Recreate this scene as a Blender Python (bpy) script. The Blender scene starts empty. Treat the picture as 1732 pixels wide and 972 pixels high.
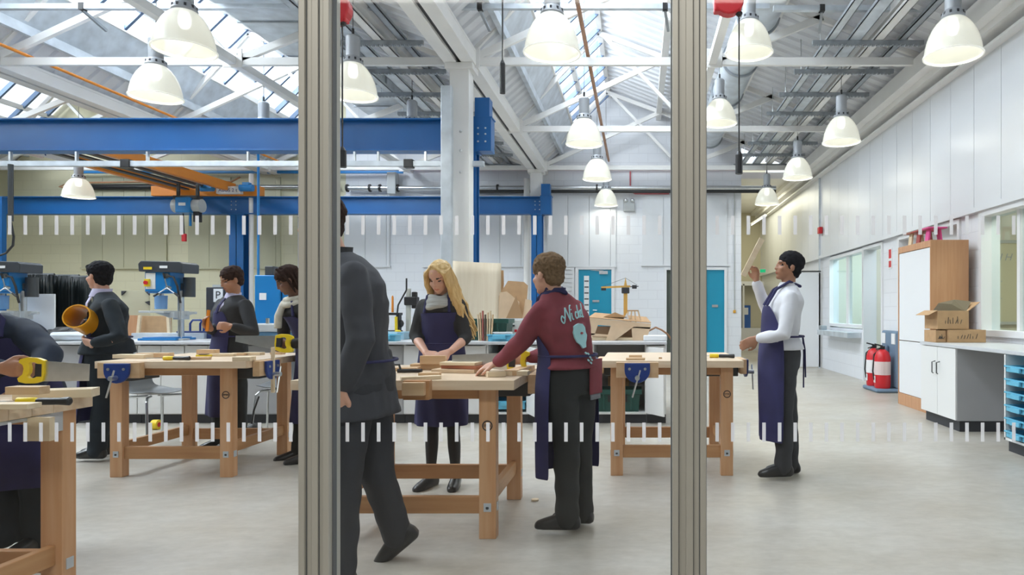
import bpy, math, random
from math import pi, sin, cos, radians, sqrt
from mathutils import Vector, Matrix, noise
R = random.Random(7)
SC = bpy.context.scene
COL = SC.collection
# ------------------------------------------------------------------ camera, world, lights
F, CX, CY, EYE = 1155.0, 1080.0, 528.0, 1.2
cam_d = bpy.data.cameras.new('camera'); cam = bpy.data.objects.new('camera', cam_d); COL.objects.link(cam)
cam.location = (0, 0, EYE); cam.rotation_euler = (pi/2, 0, 0)
cam_d.sensor_width = 36; cam_d.lens = F*36/1732
cam_d.shift_x = (866-CX)/1732; cam_d.shift_y = (CY-486)/1732
cam_d.clip_start = 0.05; cam_d.clip_end = 200
SC.camera = cam
SC.view_settings.view_transform = 'Standard'; SC.view_settings.look = 'None'
SC.view_settings.gamma = 1; SC.view_settings.exposure = 0.06
SC.view_settings.use_curve_mapping = False
w = bpy.data.worlds.new('daylight'); SC.world = w; w.use_nodes = True
w.node_tree.nodes['Background'].inputs[0].default_value = (0.93, 0.96, 1.0, 1)
w.node_tree.nodes['Background'].inputs[1].default_value = 1.5
def area(name, loc, direction, sx, sy, power, col=(0.93, 0.97, 1.0)):
    d = bpy.data.lights.new(name, 'AREA'); d.shape = 'RECTANGLE'; d.size = sx; d.size_y = sy
    d.energy = power; d.color = col
    o = bpy.data.objects.new(name, d); COL.objects.link(o); o.location = loc
    z = -Vector(direction).normalized(); y = Vector((0, 1, 0)); x = y.cross(z).normalized()
    o.rotation_euler = Matrix((x, y, z)).transposed().to_euler()
    return o
# daylight falling through the three runs of north-light glazing, from just outside the glass
for k, p in ((0, 860), (-1, 1250), (-2, 1350)):
    area('skylight_daylight', (-1.45+6.3*k, 7.9, 6.45), (0.78, 0, -0.8), 1.5, 11.6, p)
area('lobby_fill_light', (-.6, .2, 3.1), (0, .35, -1), 3.0, .8, 75, (1, .97, .9))  # added unseen fill that brightens the mullions on the camera side
# ------------------------------------------------------------------ helpers
def W(px, py, d): return Vector(((px-CX)*d/F, d, EYE+(CY-py)*d/F))
MATS = {}
def mat(name, col, rough=0.5, metal=0.0, var=0.0, scale=8.0, bump=0.0, stretch=(1,1,1), col2=None, emit=None, spec=None, detail=4.0):
    if name in MATS: return MATS[name]
    m = bpy.data.materials.new(name); m.use_nodes = True; nt = m.node_tree; N = nt.nodes; L = nt.links
    b = N['Principled BSDF']; b.inputs['Roughness'].default_value = rough; b.inputs['Metallic'].default_value = metal
    if spec is not None: b.inputs['Specular IOR Level'].default_value = spec
    c = tuple(col)+(1,); b.inputs['Base Color'].default_value = c
    if var or col2 or bump:
        tc = N.new('ShaderNodeTexCoord'); mp = N.new('ShaderNodeMapping'); mp.inputs['Scale'].default_value = stretch
        L.new(tc.outputs['Object'], mp.inputs[0])
        nz = N.new('ShaderNodeTexNoise'); nz.inputs['Scale'].default_value = scale; nz.inputs['Detail'].default_value = detail
        L.new(mp.outputs[0], nz.inputs['Vector'])
        cr = N.new('ShaderNodeValToRGB'); cr.color_ramp.elements[0].position = 0.3; cr.color_ramp.elements[1].position = 0.7
        c2 = col2 if col2 else tuple(min(1, x*(1+var)) for x in col); c1 = col if col2 else tuple(x*(1-var) for x in col)
        cr.color_ramp.elements[0].color = tuple(c1)+(1,); cr.color_ramp.elements[1].color = tuple(c2)+(1,)
        L.new(nz.outputs['Fac'], cr.inputs[0]); L.new(cr.outputs[0], b.inputs['Base Color'])
        if bump:
            bp = N.new('ShaderNodeBump'); bp.inputs['Strength'].default_value = bump; bp.inputs['Distance'].default_value = 0.01
            L.new(nz.outputs['Fac'], bp.inputs['Height']); L.new(bp.outputs[0], b.inputs['Normal'])
    if emit:
        b.inputs['Emission Color'].default_value = tuple(emit[:3])+(1,); b.inputs['Emission Strength'].default_value = emit[3]
    MATS[name] = m; return m
def brickmat(name, c1, mortar, bw=0.44, rh=0.215, ms=0.006, rough=0.55, plane='XZ'):
    m = bpy.data.materials.new(name); m.use_nodes = True; nt = m.node_tree; N = nt.nodes; L = nt.links; b = N['Principled BSDF']
    tc = N.new('ShaderNodeTexCoord'); sp = N.new('ShaderNodeSeparateXYZ'); cb = N.new('ShaderNodeCombineXYZ')
    L.new(tc.outputs['Object'], sp.inputs[0]); L.new(sp.outputs['X' if plane == 'XZ' else 'Y'], cb.inputs[0]); L.new(sp.outputs['Z'], cb.inputs[1])
    br = N.new('ShaderNodeTexBrick'); br.inputs['Scale'].default_value = 1; br.inputs['Brick Width'].default_value = bw; br.inputs['Row Height'].default_value = rh
    br.inputs['Mortar Size'].default_value = ms; br.inputs['Mortar Smooth'].default_value = 0.3
    br.inputs['Color1'].default_value = c1+(1,); br.inputs['Color2'].default_value = tuple(x*0.985 for x in c1)+(1,); br.inputs['Mortar'].default_value = mortar+(1,)
    L.new(cb.outputs[0], br.inputs['Vector']); L.new(br.outputs['Color'], b.inputs['Base Color']); b.inputs['Roughness'].default_value = rough
    bp = N.new('ShaderNodeBump'); bp.inputs['Strength'].default_value = 0.25; bp.inputs['Distance'].default_value = -0.004
    L.new(br.outputs['Fac'], bp.inputs['Height']); L.new(bp.outputs[0], b.inputs['Normal'])
    MATS[name] = m; return m
def wood(name, c1, c2, axis=0, rough=0.45):
    s = [26.0, 26.0, 26.0]; s[axis] = 1.6
    return mat(name, c1, rough, col2=c2, scale=1.0, stretch=tuple(s), bump=0.05, detail=6)
class MB:
    def __init__(s): s.v = []; s.f = []; s.m = []
    def add(s, vs, fs, mi=0):
        o = len(s.v); s.v += [Vector(p) for p in vs]; s.f += [tuple(i+o for i in f) for f in fs]; s.m += [mi]*len(fs); return s
    def box(s, x0, x1, y0, y1, z0, z1, mi=0, M=None):
        vs = [Vector((x, y, z)) for z in (z0, z1) for y in (y0, y1) for x in (x0, x1)]
        if M is not None: vs = [M @ p for p in vs]
        return s.add(vs, [(0,2,3,1), (4,5,7,6), (0,1,5,4), (2,6,7,3), (0,4,6,2), (1,3,7,5)], mi)
    def bar(s, a, b, wd, ht=None, mi=0, up=(0,0,1)):
        a, b = Vector(a), Vector(b); ht = ht or wd; d = (b-a).normalized(); u = Vector(up)
        if abs(d.dot(u)) > 0.99: u = Vector((0, 1, 0))
        x = d.cross(u).normalized(); u = x.cross(d).normalized(); x *= wd/2; u *= ht/2
        vs = [a-x-u, a+x-u, a+x+u, a-x+u, b-x-u, b+x-u, b+x+u, b-x+u]
        return s.add(vs, [(0,1,2,3), (4,7,6,5), (0,4,5,1), (1,5,6,2), (2,6,7,3), (3,7,4,0)], mi)
    def loft(s, rings, cap=True, mi=0, closed=True):
        n = len(rings[0]); o = len(s.v)
        for r in rings: s.v += [Vector(p) for p in r]
        for i in range(len(rings)-1):
            for j in range(n if closed else n-1):
                k = (j+1) % n; a = o+i*n
                s.f.append((a+j, a+k, a+n+k, a+n+j)); s.m.append(mi)
        if cap and closed:
            s.f.append(tuple(o+j for j in reversed(range(n)))); s.m.append(mi)
            e = o+(len(rings)-1)*n; s.f.append(tuple(e+j for j in range(n))); s.m.append(mi)
        return s
    def tube(s, pts, rad, n=10, mi=0, cap=True, ref=None, flat=1.0):
        pts = [Vector(p) for p in pts]; rs = rad if isinstance(rad, (list, tuple)) else [rad]*len(pts); rings = []
        pu = Vector(ref) if ref else None
        for i, p in enumerate(pts):
            d = (pts[min(i+1, len(pts)-1)]-pts[max(i-1, 0)]).normalized()
            if pu is None: pu = Vector((0,0,1)) if abs(d.z) < 0.9 else Vector((1,0,0))
            x = d.cross(pu)
            if x.length < 1e-4: x = d.orthogonal()
            x.normalize(); u = x.cross(d).normalized()
            if not ref: pu = u
            rings.append([p+(x*cos(2*pi*j/n)+u*sin(2*pi*j/n)*flat)*rs[i] for j in range(n)])
        return s.loft(rings, cap, mi)
    def lathe(s, prof, c=(0,0,0), n=24, mi=0, axis=None, cap=False):
        c = Vector(c); az = Vector(axis or (0,0,1)).normalized(); ax = az.orthogonal().normalized(); ay = az.cross(ax)
        rings = [[c+az*z+(ax*cos(2*pi*j/n)+ay*sin(2*pi*j/n))*r for j in range(n)] for r, z in prof]
        return s.loft(rings, cap, mi)
    def prism(s, poly, a, b, axis='Y', mi=0):
        def P(u, v, t): return {'Y': (u, t, v), 'X': (t, u, v), 'Z': (u, v, t)}[axis]
        n = len(poly); vs = [P(u, v, a) for u, v in poly]+[P(u, v, b) for u, v in poly]
        fs = [tuple(range(n)), tuple(reversed(range(n, 2*n)))]+[(i, n+i, n+(i+1) % n, (i+1) % n) for i in range(n)]
        return s.add(vs, fs, mi)
    def ell(s, c, r, n=14, mi=0, ax=None):
        c = Vector(c); A = ax or (Vector((1,0,0)), Vector((0,1,0)), Vector((0,0,1))); rings = []
        for i in range(1, n//2):
            t = pi*i/(n//2); rings.append([c-A[2]*r[2]*cos(t)+(A[0]*r[0]*cos(2*pi*j/n)+A[1]*r[1]*sin(2*pi*j/n))*sin(t) for j in range(n)])
        return s.loft(rings, True, mi)
    def mesh(s, name):
        me = bpy.data.meshes.new(name); me.from_pydata([tuple(p) for p in s.v], [], s.f)
        me.polygons.foreach_set('material_index', s.m); me.update()
        import bmesh
        bm = bmesh.new(); bm.from_mesh(me); bmesh.ops.recalc_face_normals(bm, faces=bm.faces[:]); bm.to_mesh(me); bm.free()
        return me
    def build(s, name, mats, parent=None, bevel=0, smooth=False, loc=None, rel=True, offset=None):
        # verts are in parent's local space
        me = s.mesh(name); mats = mats if isinstance(mats, (list, tuple)) else [mats]
        for m in mats: me.materials.append(m)
        if smooth: me.shade_smooth(); me.set_sharp_from_angle(angle=radians(40))
        o = bpy.data.objects.new(name, me); COL.objects.link(o)
        if loc is not None: o.location = loc
        if parent is not None: o.parent = parent
        if bevel:
            bv = o.modifiers.new('bevel', 'BEVEL'); bv.width = bevel; bv.segments = 2; bv.limit_method = 'ANGLE'
        return o
def shift(mb, v):
    v = Vector(v); mb.v = [p-v for p in mb.v]; return mb
def tag(o, label=None, cat=None, group=None, kind=None):
    if label: o['label'] = label
    if cat: o['category'] = cat
    if group: o['group'] = group
    if kind: o['kind'] = kind
    return o
def thing(name, label, cat, loc=(0,0,0), rz=0, group=None):
    o = bpy.data.objects.new(name, None); COL.objects.link(o); o.location = loc; o.rotation_euler = (0,0,rz); o.empty_display_size = 0.05
    return tag(o, label, cat, group)
def struct(o): o['kind'] = 'structure'; return o
def dup(root, loc, rz=0, label=None, group=None, scale=None):
    r = root.copy(); COL.objects.link(r); r.location = loc; r.rotation_euler = (0,0,rz)
    if label: r['label'] = label
    if group: r['group'] = group
    if scale: r.scale = scale
    for ch in list(root.children):
        c = ch.copy(); COL.objects.link(c); c.parent = r
        for g in list(ch.children):
            d = g.copy(); COL.objects.link(d); d.parent = c
    return r
def solo(mb, name, mats, label, cat, loc, group=None, bevel=0, smooth=False, rz=0):
    """one-mesh thing; mb coordinates are local to loc"""
    o = mb.build(name, mats, None, bevel, smooth); o.location = loc; o.rotation_euler = (0,0,rz); return tag(o, label, cat, group)
def text_mesh(name, s, size, m, parent, origin, xdir, ydir, extrude=0.0008, align='CENTER', shear=0, space=1.0):
    cu = bpy.data.curves.new(name, 'FONT'); cu.body = s; cu.size = size; cu.extrude = extrude; cu.align_x = align; cu.align_y = 'CENTER'; cu.shear = shear; cu.space_character = space
    cu.resolution_u = 3
    t = bpy.data.objects.new(name, cu); COL.objects.link(t); bpy.context.view_layer.update()
    me = bpy.data.meshes.new_from_object(t.evaluated_get(bpy.context.evaluated_depsgraph_get())); bpy.data.objects.remove(t)
    x = Vector(xdir).normalized(); y = Vector(ydir).normalized(); z = x.cross(y); o3 = Vector(origin)
    for v in me.vertices: v.co = o3+x*v.co.x+y*v.co.y+z*v.co.z
    me.materials.clear(); me.materials.append(m)
    o = bpy.data.objects.new(name, me); COL.objects.link(o); o.parent = parent; return o
# ------------------------------------------------------------------ materials
M_white = mat('white_steel_paint', (0.86, 0.85, 0.83), 0.45, var=0.04, scale=3)
M_white2 = mat('white_board', (0.80, 0.81, 0.83), 0.4)
M_galv = mat('galvanised_steel', (0.62, 0.67, 0.72), 0.42, 0.4, var=0.16, scale=5)
M_galvd = mat('galvanised_tray', (0.36, 0.39, 0.42), 0.45, 0.5, var=0.12, scale=9)
M_blue = mat('blue_gantry_paint', (0.003, 0.115, 0.36), 0.38, var=0.06, scale=3)
M_deck = mat('roof_deck', (0.76, 0.78, 0.82), 0.5, var=0.04, scale=2)
M_clad = mat('cladding', (0.76, 0.78, 0.81), 0.32, var=0.02, scale=2)
M_creamclad = mat('warm_lit_cladding', (0.56, 0.54, 0.38), 0.4, var=0.03, scale=2)  # warm light of the left bay put into the cladding colour
M_brick = brickmat('white_painted_blockwork', (0.80, 0.82, 0.86), (0.70, 0.72, 0.76))
M_brickY = brickmat('white_painted_blockwork_side', (0.80, 0.82, 0.86), (0.70, 0.72, 0.76), plane='YZ')
M_creambrick = brickmat('warm_lit_blockwork', (0.74, 0.70, 0.50), (0.66, 0.62, 0.44))  # cream here carries the warm light on the left walls
M_creamY = brickmat('warm_lit_blockwork_side', (0.74, 0.70, 0.50), (0.66, 0.62, 0.44), plane='YZ')
M_black = mat('black_plastic', (0.02, 0.02, 0.022), 0.4)
M_dark = mat('dark_metal', (0.07, 0.075, 0.08), 0.45, 0.4)
M_frame = mat('grey_powder_coated_frame', (0.44, 0.43, 0.39), 0.42, 0.15)
M_frame2 = mat('frame_gasket', (0.12, 0.13, 0.14), 0.6)
M_teal = mat('teal_door_paint', (0.005, 0.29, 0.46), 0.35)
M_red = mat('red_plastic', (0.62, 0.015, 0.025), 0.35)
M_orange = mat('orange_crane_paint', (0.78, 0.26, 0.02), 0.4, var=0.05, scale=4)
M_steel = mat('bright_steel', (0.62, 0.64, 0.65), 0.28, 0.9, var=0.06, scale=20)
M_grey = mat('grey_laminate', (0.42, 0.42, 0.43), 0.4, var=0.03, scale=4)
M_lamgrey = mat('pale_grey_worktop', (0.60, 0.61, 0.63), 0.35, var=0.03, scale=10)
M_cab = mat('white_cabinet_laminate', (0.80, 0.80, 0.79), 0.38)
M_ply = mat('plywood', (0.70, 0.60, 0.45), 0.6, col2=(0.76, 0.67, 0.52), scale=1.0, stretch=(30, 30, 1.5))
M_card = mat('cardboard', (0.50, 0.31, 0.16), 0.75, var=0.08, scale=14)
M_cardl = mat('pale_cardboard', (0.68, 0.50, 0.33), 0.75, var=0.06, scale=12)
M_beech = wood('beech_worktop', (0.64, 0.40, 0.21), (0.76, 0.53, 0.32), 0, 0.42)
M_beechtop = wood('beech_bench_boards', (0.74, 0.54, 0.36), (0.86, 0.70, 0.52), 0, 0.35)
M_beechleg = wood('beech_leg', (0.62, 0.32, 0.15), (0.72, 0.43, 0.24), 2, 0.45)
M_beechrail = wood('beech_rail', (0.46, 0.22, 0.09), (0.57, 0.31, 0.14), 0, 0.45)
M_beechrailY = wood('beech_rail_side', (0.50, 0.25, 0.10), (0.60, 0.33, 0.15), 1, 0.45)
M_block = wood('pine_offcut', (0.60, 0.38, 0.20), (0.75, 0.54, 0.34), 0, 0.55)
M_blockl = wood('pale_pine_offcut', (0.74, 0.58, 0.38), (0.82, 0.68, 0.48), 0, 0.55)
M_vice = mat('blue_vice_paint', (0.012, 0.045, 0.24), 0.35, var=0.08, scale=20)
M_yel = mat('yellow_plastic', (0.85, 0.62, 0.02), 0.35)
M_yeltube = mat('amber_plastic_pipe', (0.80, 0.36, 0.01), 0.3)
M_trayb = mat('sky_blue_plastic', (0.13, 0.47, 0.66), 0.35)
M_green = mat('dark_green_crate_plastic', (0.012, 0.075, 0.06), 0.4, var=0.1, scale=10)
M_mblue = mat('machine_blue_paint', (0.01, 0.20, 0.52), 0.35)
M_mgrey = mat('machine_grey_paint', (0.48, 0.50, 0.50), 0.4)
M_chair = mat('grey_chair_shell', (0.16, 0.17, 0.18), 0.4)
M_glowwood = wood('cabinet_oak', (0.50, 0.25, 0.12), (0.60, 0.33, 0.18), 2, 0.45)
M_copper = mat('brown_pipe', (0.40, 0.20, 0.10), 0.45, var=0.15, scale=20)
M_pink = mat('red_conduit', (0.55, 0.12, 0.14), 0.45)
M_ink = mat('dark_ink', (0.03, 0.03, 0.035), 0.6)
M_paper = mat('white_paper', (0.82, 0.83, 0.84), 0.6)
M_kick = mat('dark_plinth', (0.035, 0.037, 0.045), 0.5)
M_navy = mat('navy_apron_cotton', (0.023, 0.022, 0.092), 0.8, var=0.18, scale=9, bump=0.15)
def glassmat(name, tint=(0.97, 0.99, 1.0), ior=1.45):
    m = bpy.data.materials.new(name); m.use_nodes = True; nt = m.node_tree; N = nt.nodes; L = nt.links; N.remove(N['Principled BSDF'])
    t = N.new('ShaderNodeBsdfTransparent'); t.inputs[0].default_value = tint+(1,)
    g = N.new('ShaderNodeBsdfGlossy'); g.inputs['Roughness'].default_value = 0.03
    fr = N.new('ShaderNodeFresnel'); fr.inputs[0].default_value = ior
    mx = N.new('ShaderNodeMixShader'); ge = N.new('ShaderNodeNewGeometry'); mu = N.new('ShaderNodeMath'); mu.operation = 'SUBTRACT'; mu.use_clamp = True
    L.new(fr.outputs[0], mu.inputs[0]); L.new(ge.outputs['Backfacing'], mu.inputs[1]); L.new(mu.outputs[0], mx.inputs[0]); L.new(t.outputs[0], mx.inputs[1]); L.new(g.outputs[0], mx.inputs[2])
    L.new(mx.outputs[0], N['Material Output'].inputs[0]); MATS[name] = m; return m
M_glass = glassmat('clear_glass')
M_wglass = glassmat('window_glass', (0.86, 0.93, 0.95))
def mixtrans(name, col, a, rough=0.6, emit=0.0):
    m = bpy.data.materials.new(name); m.use_nodes = True; nt = m.node_tree; N = nt.nodes; L = nt.links; b = N['Principled BSDF']
    b.inputs['Base Color'].default_value = col+(1,); b.inputs['Roughness'].default_value = rough; b.inputs['Alpha'].default_value = a
    if emit: b.inputs['Emission Color'].default_value = (1.0, 0.96, 0.82, 1); b.inputs['Emission Strength'].default_value = emit
    MATS[name] = m; return m
M_frost = bpy.data.materials.new('frosted_film'); M_frost.use_nodes = True; _n = M_frost.node_tree; _n.nodes.remove(_n.nodes['Principled BSDF'])
_t = _n.nodes.new('ShaderNodeBsdfTransparent'); _l = _n.nodes.new('ShaderNodeBsdfTranslucent'); _d = _n.nodes.new('ShaderNodeBsdfDiffuse'); _a = _n.nodes.new('ShaderNodeMixShader'); _b = _n.nodes.new('ShaderNodeMixShader')
_l.inputs[0].default_value = (.97, .97, 1, 1); _d.inputs[0].default_value = (.9, .9, .92, 1); _a.inputs[0].default_value = .35; _b.inputs[0].default_value = .68
_n.links.new(_l.outputs[0], _a.inputs[1]); _n.links.new(_d.outputs[0], _a.inputs[2]); _n.links.new(_t.outputs[0], _b.inputs[1]); _n.links.new(_a.outputs[0], _b.inputs[2]); _n.links.new(_b.outputs[0], _n.nodes['Material Output'].inputs[0])
M_shade = mixtrans('prismatic_lamp_shade', (0.90, 0.89, 0.82), 0.66, 0.18, 0.22)
M_rim = mixtrans('lamp_rim', (0.90, 0.90, 0.86), 0.9, 0.3, 0.3)
M_bulb = mat('lit_bulb', (1, 1, 1), 0.5, emit=(1.0, 0.96, 0.85, 6.0))
# ------------------------------------------------------------------ floor and walls
def floor_material():
    m = bpy.data.materials.new('polished_concrete_floor'); m.use_nodes = True; nt = m.node_tree; N = nt.nodes; L = nt.links; b = N['Principled BSDF']
    tc = N.new('ShaderNodeTexCoord'); mp = N.new('ShaderNodeMapping'); mp.inputs['Scale'].default_value = (1, 1.6, 1); L.new(tc.outputs['Object'], mp.inputs[0])
    n1 = N.new('ShaderNodeTexNoise'); n1.inputs['Scale'].default_value = 0.9; n1.inputs['Detail'].default_value = 6; n1.inputs['Roughness'].default_value = 0.62
    n2 = N.new('ShaderNodeTexNoise'); n2.inputs['Scale'].default_value = 9; n2.inputs['Detail'].default_value = 8; n2.inputs['Roughness'].default_value = 0.7
    L.new(mp.outputs[0], n1.inputs[0]); L.new(mp.outputs[0], n2.inputs[0])
    r1 = N.new('ShaderNodeValToRGB'); r1.color_ramp.elements[0].position = 0.32; r1.color_ramp.elements[1].position = 0.66
    r1.color_ramp.elements[0].color = (0.47, 0.425, 0.355, 1); r1.color_ramp.elements[1].color = (0.58, 0.55, 0.50, 1)
    r2 = N.new('ShaderNodeValToRGB'); r2.color_ramp.elements[0].position = 0.35; r2.color_ramp.elements[1].position = 0.7
    r2.color_ramp.elements[0].color = (0.84, 0.84, 0.83, 1); r2.color_ramp.elements[1].color = (1.03, 1.03, 1.03, 1)
    L.new(n1.outputs['Fac'], r1.inputs[0]); L.new(n2.outputs['Fac'], r2.inputs[0])
    mx = N.new('ShaderNodeMix'); mx.data_type = 'RGBA'; mx.blend_type = 'MULTIPLY'; mx.inputs[0].default_value = 1
    L.new(r1.outputs[0], mx.inputs[6]); L.new(r2.outputs[0], mx.inputs[7]); L.new(mx.outputs[2], b.inputs['Base Color'])
    b.inputs['Roughness'].default_value = 0.36; b.inputs['Specular IOR Level'].default_value = 0.4
    bp = N.new('ShaderNodeBump'); bp.inputs['Strength'].default_value = 0.08; bp.inputs['Distance'].default_value = 0.01
    L.new(n2.outputs['Fac'], bp.inputs['Height']); L.new(bp.outputs[0], b.inputs['Normal'])
    return m
struct(MB().box(-15.1, 6.6, -3.2, 22.4, -0.1, 0).build('floor', floor_material()))
VX = (-14.93, -8.63, -2.33, 3.97)     # valleys of the north-light roof
def roof_z(x):
    t = (x+2.33) % 6.3
    P = ((0, 4.5), (0.55, 4.98), (0.80, 5.5), (1.63, 6.3), (6.3, 4.5))
    for (a, za), (b, zb) in zip(P, P[1:]):
        if t <= b: return za+(zb-za)*(t-a)/(b-a)
    return 4.5
def gable(x0, x1):
    xs = {x0, x1}
    for v in VX:
        for q in (0, 0.55, 0.8, 1.63): 
            if x0 < v+q < x1: xs.add(v+q)
    xs = sorted(xs); return [(x, roof_z(x)+0.05) for x in xs]
BY = 16.1
# back wall: white part with two door openings cut by building around them
def back_piece(mb, x0, x1, z0=0, z1=None, mi=0):
    if z1 is None: top = gable(x0, x1); mb.prism([(x1, z0), (x0, z0)]+top, BY, BY+0.2, 'Y', mi)
    else: mb.box(x0, x1, BY, BY+0.2, z0, z1, mi)
mb = MB()
back_piece(mb, -6.9, -1.40); back_piece(mb, -1.40, 2.02, 2.2); back_piece(mb, -0.62, 0.66, 0, 2.2); back_piece(mb, 1.06, 1.60, 0, 2.2); back_piece(mb, 2.02, 2.42)
struct(mb.build('wall_back', M_brick))
mb = MB(); back_piece(mb, -14.9, -6.9); struct(mb.build('wall_back_left', M_creambrick))
mb = MB(); mb.prism([(BY, 0), (-3.0, 0), (-3.0, 5.6), (BY, 5.6)], -15.1, -14.9, 'X'); struct(mb.build('wall_left', M_creamY))
# right wall with openings (y0,y1,z0,z1)
mb = MB(); WXR = 3.97
def rw(y0, y1, z0, z1): mb.box(WXR, WXR+0.18, y0, y1, z0, z1)
rw(-3.0, 5.3, 0, 2.36); rw(5.3, 7.9, 0, 0.95); rw(7.9, 8.45, 0, 2.36); rw(10.35, 11.1, 0, 2.36)
rw(11.97, 14.15, 0, 0.9); rw(14.15, 16.1, 0, 2.36); rw(-3.0, 22.3, 2.36, 4.5); rw(16.1, 22.3, 0, 2.36)
struct(mb.build('wall_right', M_brickY))
# the space the photographer stands in, on this side of the glass
mb = MB(); mb.box(-14.9, 3.97, -3.0, -2.8, 0, 3.3); struct(mb.build('wall_front', mat('lobby_grey_paint', (.30, .30, .29), .7)))
struct(MB().box(-14.9, 3.97, -3.0, 2.06, 3.2, 3.35).build('ceiling_lobby', mat('lobby_grey_paint', (.30, .30, .29), .7)))
struct(MB().box(-14.9, 3.97, 1.9, 2.2, 3.35, 6.5).build('wall_above_glazing', M_white2))
# rooms behind the right wall, seen through the openings
mb = MB(); mb.box(6.35, 6.5, 4.0, 15.0, 0, 3.0); mb.box(WXR+.18, 6.4, 4.0, 4.15, 0, 3); mb.box(WXR+.18, 6.4, 9.6, 9.75, 0, 3); mb.box(WXR+.18, 6.4, 11.97, 12.07, 0, 3); mb.box(WXR+.18, 6.4, 14.9, 15, 0, 3)
mb.box(WXR+.18, 6.5, 4.0, 15.0, 3.0, 3.1)
struct(mb.build('wall_side_rooms', mat('pale_room_paint', (0.72, 0.70, 0.60), 0.6)))
for y, p, c in ((6.9, 60, (1, .93, .75)), (10.8, 40, (.85, .95, 1)), (13.3, 70, (.8, .93, 1))):
    area('side_room_lamp', (5.2, y, 2.95), (0, 0, -1), 1.2, 0.6, p, c)
# corridor beyond the gap
mb = MB(); mb.box(2.2, 4.1, 22.0, 22.2, 0, 6); mb.box(2.0, 2.2, BY+.2, 22.2, 0, 4.4); struct(mb.build('wall_corridor', mat('corridor_cream_paint', (0.60, 0.56, 0.42), 0.6)))
struct(MB().box(2.0, 4.2, BY+.25, 22.2, 4.4, 4.55).build('ceiling_corridor', M_white))
area('corridor_lamp', (3.2, 19, 4.3), (0, 0, -1), 1.2, 3.0, 60, (1, .93, .72))
# vertical cladding sheets, bonded to the walls, with v grooves
def cladding(name, x0, x1, z0, z1, m, pitch=0.5):
    mb = MB(); x = x0
    while x < x1-0.05:
        e = min(x+pitch, x1); mb.box(x+.004, e-.004, BY-.045, BY, z0, z1); x = e
    mb.box(x0-.02, x1+.02, BY-.06, BY, z0-.04, z0)
    return struct(mb.build(name, m))
n = 1
for px0, px1, pt, pb, m in ((583, 660, 330, 449, M_clad), (716, 760, 330, 449, M_clad), (810, 893, 330, 449, M_clad), (925, 1042, 330, 449, M_clad), (1086, 1232, 330, 447, M_clad),
                            (140, 287, 300, 452, M_creamclad), (320, 392, 300, 452, M_creamclad), (432, 476, 300, 452, M_creamclad), (505, 560, 300, 452, M_clad)):
    a = W(px0, pb, BY); b = W(px1, pt, BY); cladding('trim_%d' % n, a.x, b.x, a.z, b.z, m); n += 1
mb = MB(); y = -1.0
while y < 22: mb.box(WXR-.04, WXR, y+.004, min(y+.6, 22.2)-.004, 2.42, 4.35); y += .6
mb.box(WXR-.07, WXR, -1, 22.2, 2.36, 2.42)
struct(mb.build('trim_%d' % n, M_clad)); n += 1
mb = MB(); mb.box(WXR-.22, WXR-.04, -1, 22.2, 4.22, 4.34); mb.box(WXR-.36, WXR-.22, -1, 22.2, 4.30, 4.52); mb.box(WXR-.16, WXR-.04, -1, 22.2, 4.10, 4.13)
struct(mb.build('trim_%d' % n, M_white)); n += 1
mb = MB(); mb.box(-14.9, -14.86, 8, BY, 3.2, 5.4); struct(mb.build('trim_%d' % n, M_creamclad)); n += 1
mb = MB(); mb.box(-13.1, -13.07, 8, BY, 0, .1); struct(mb.build('baseboard_left', M_kick))
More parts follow.
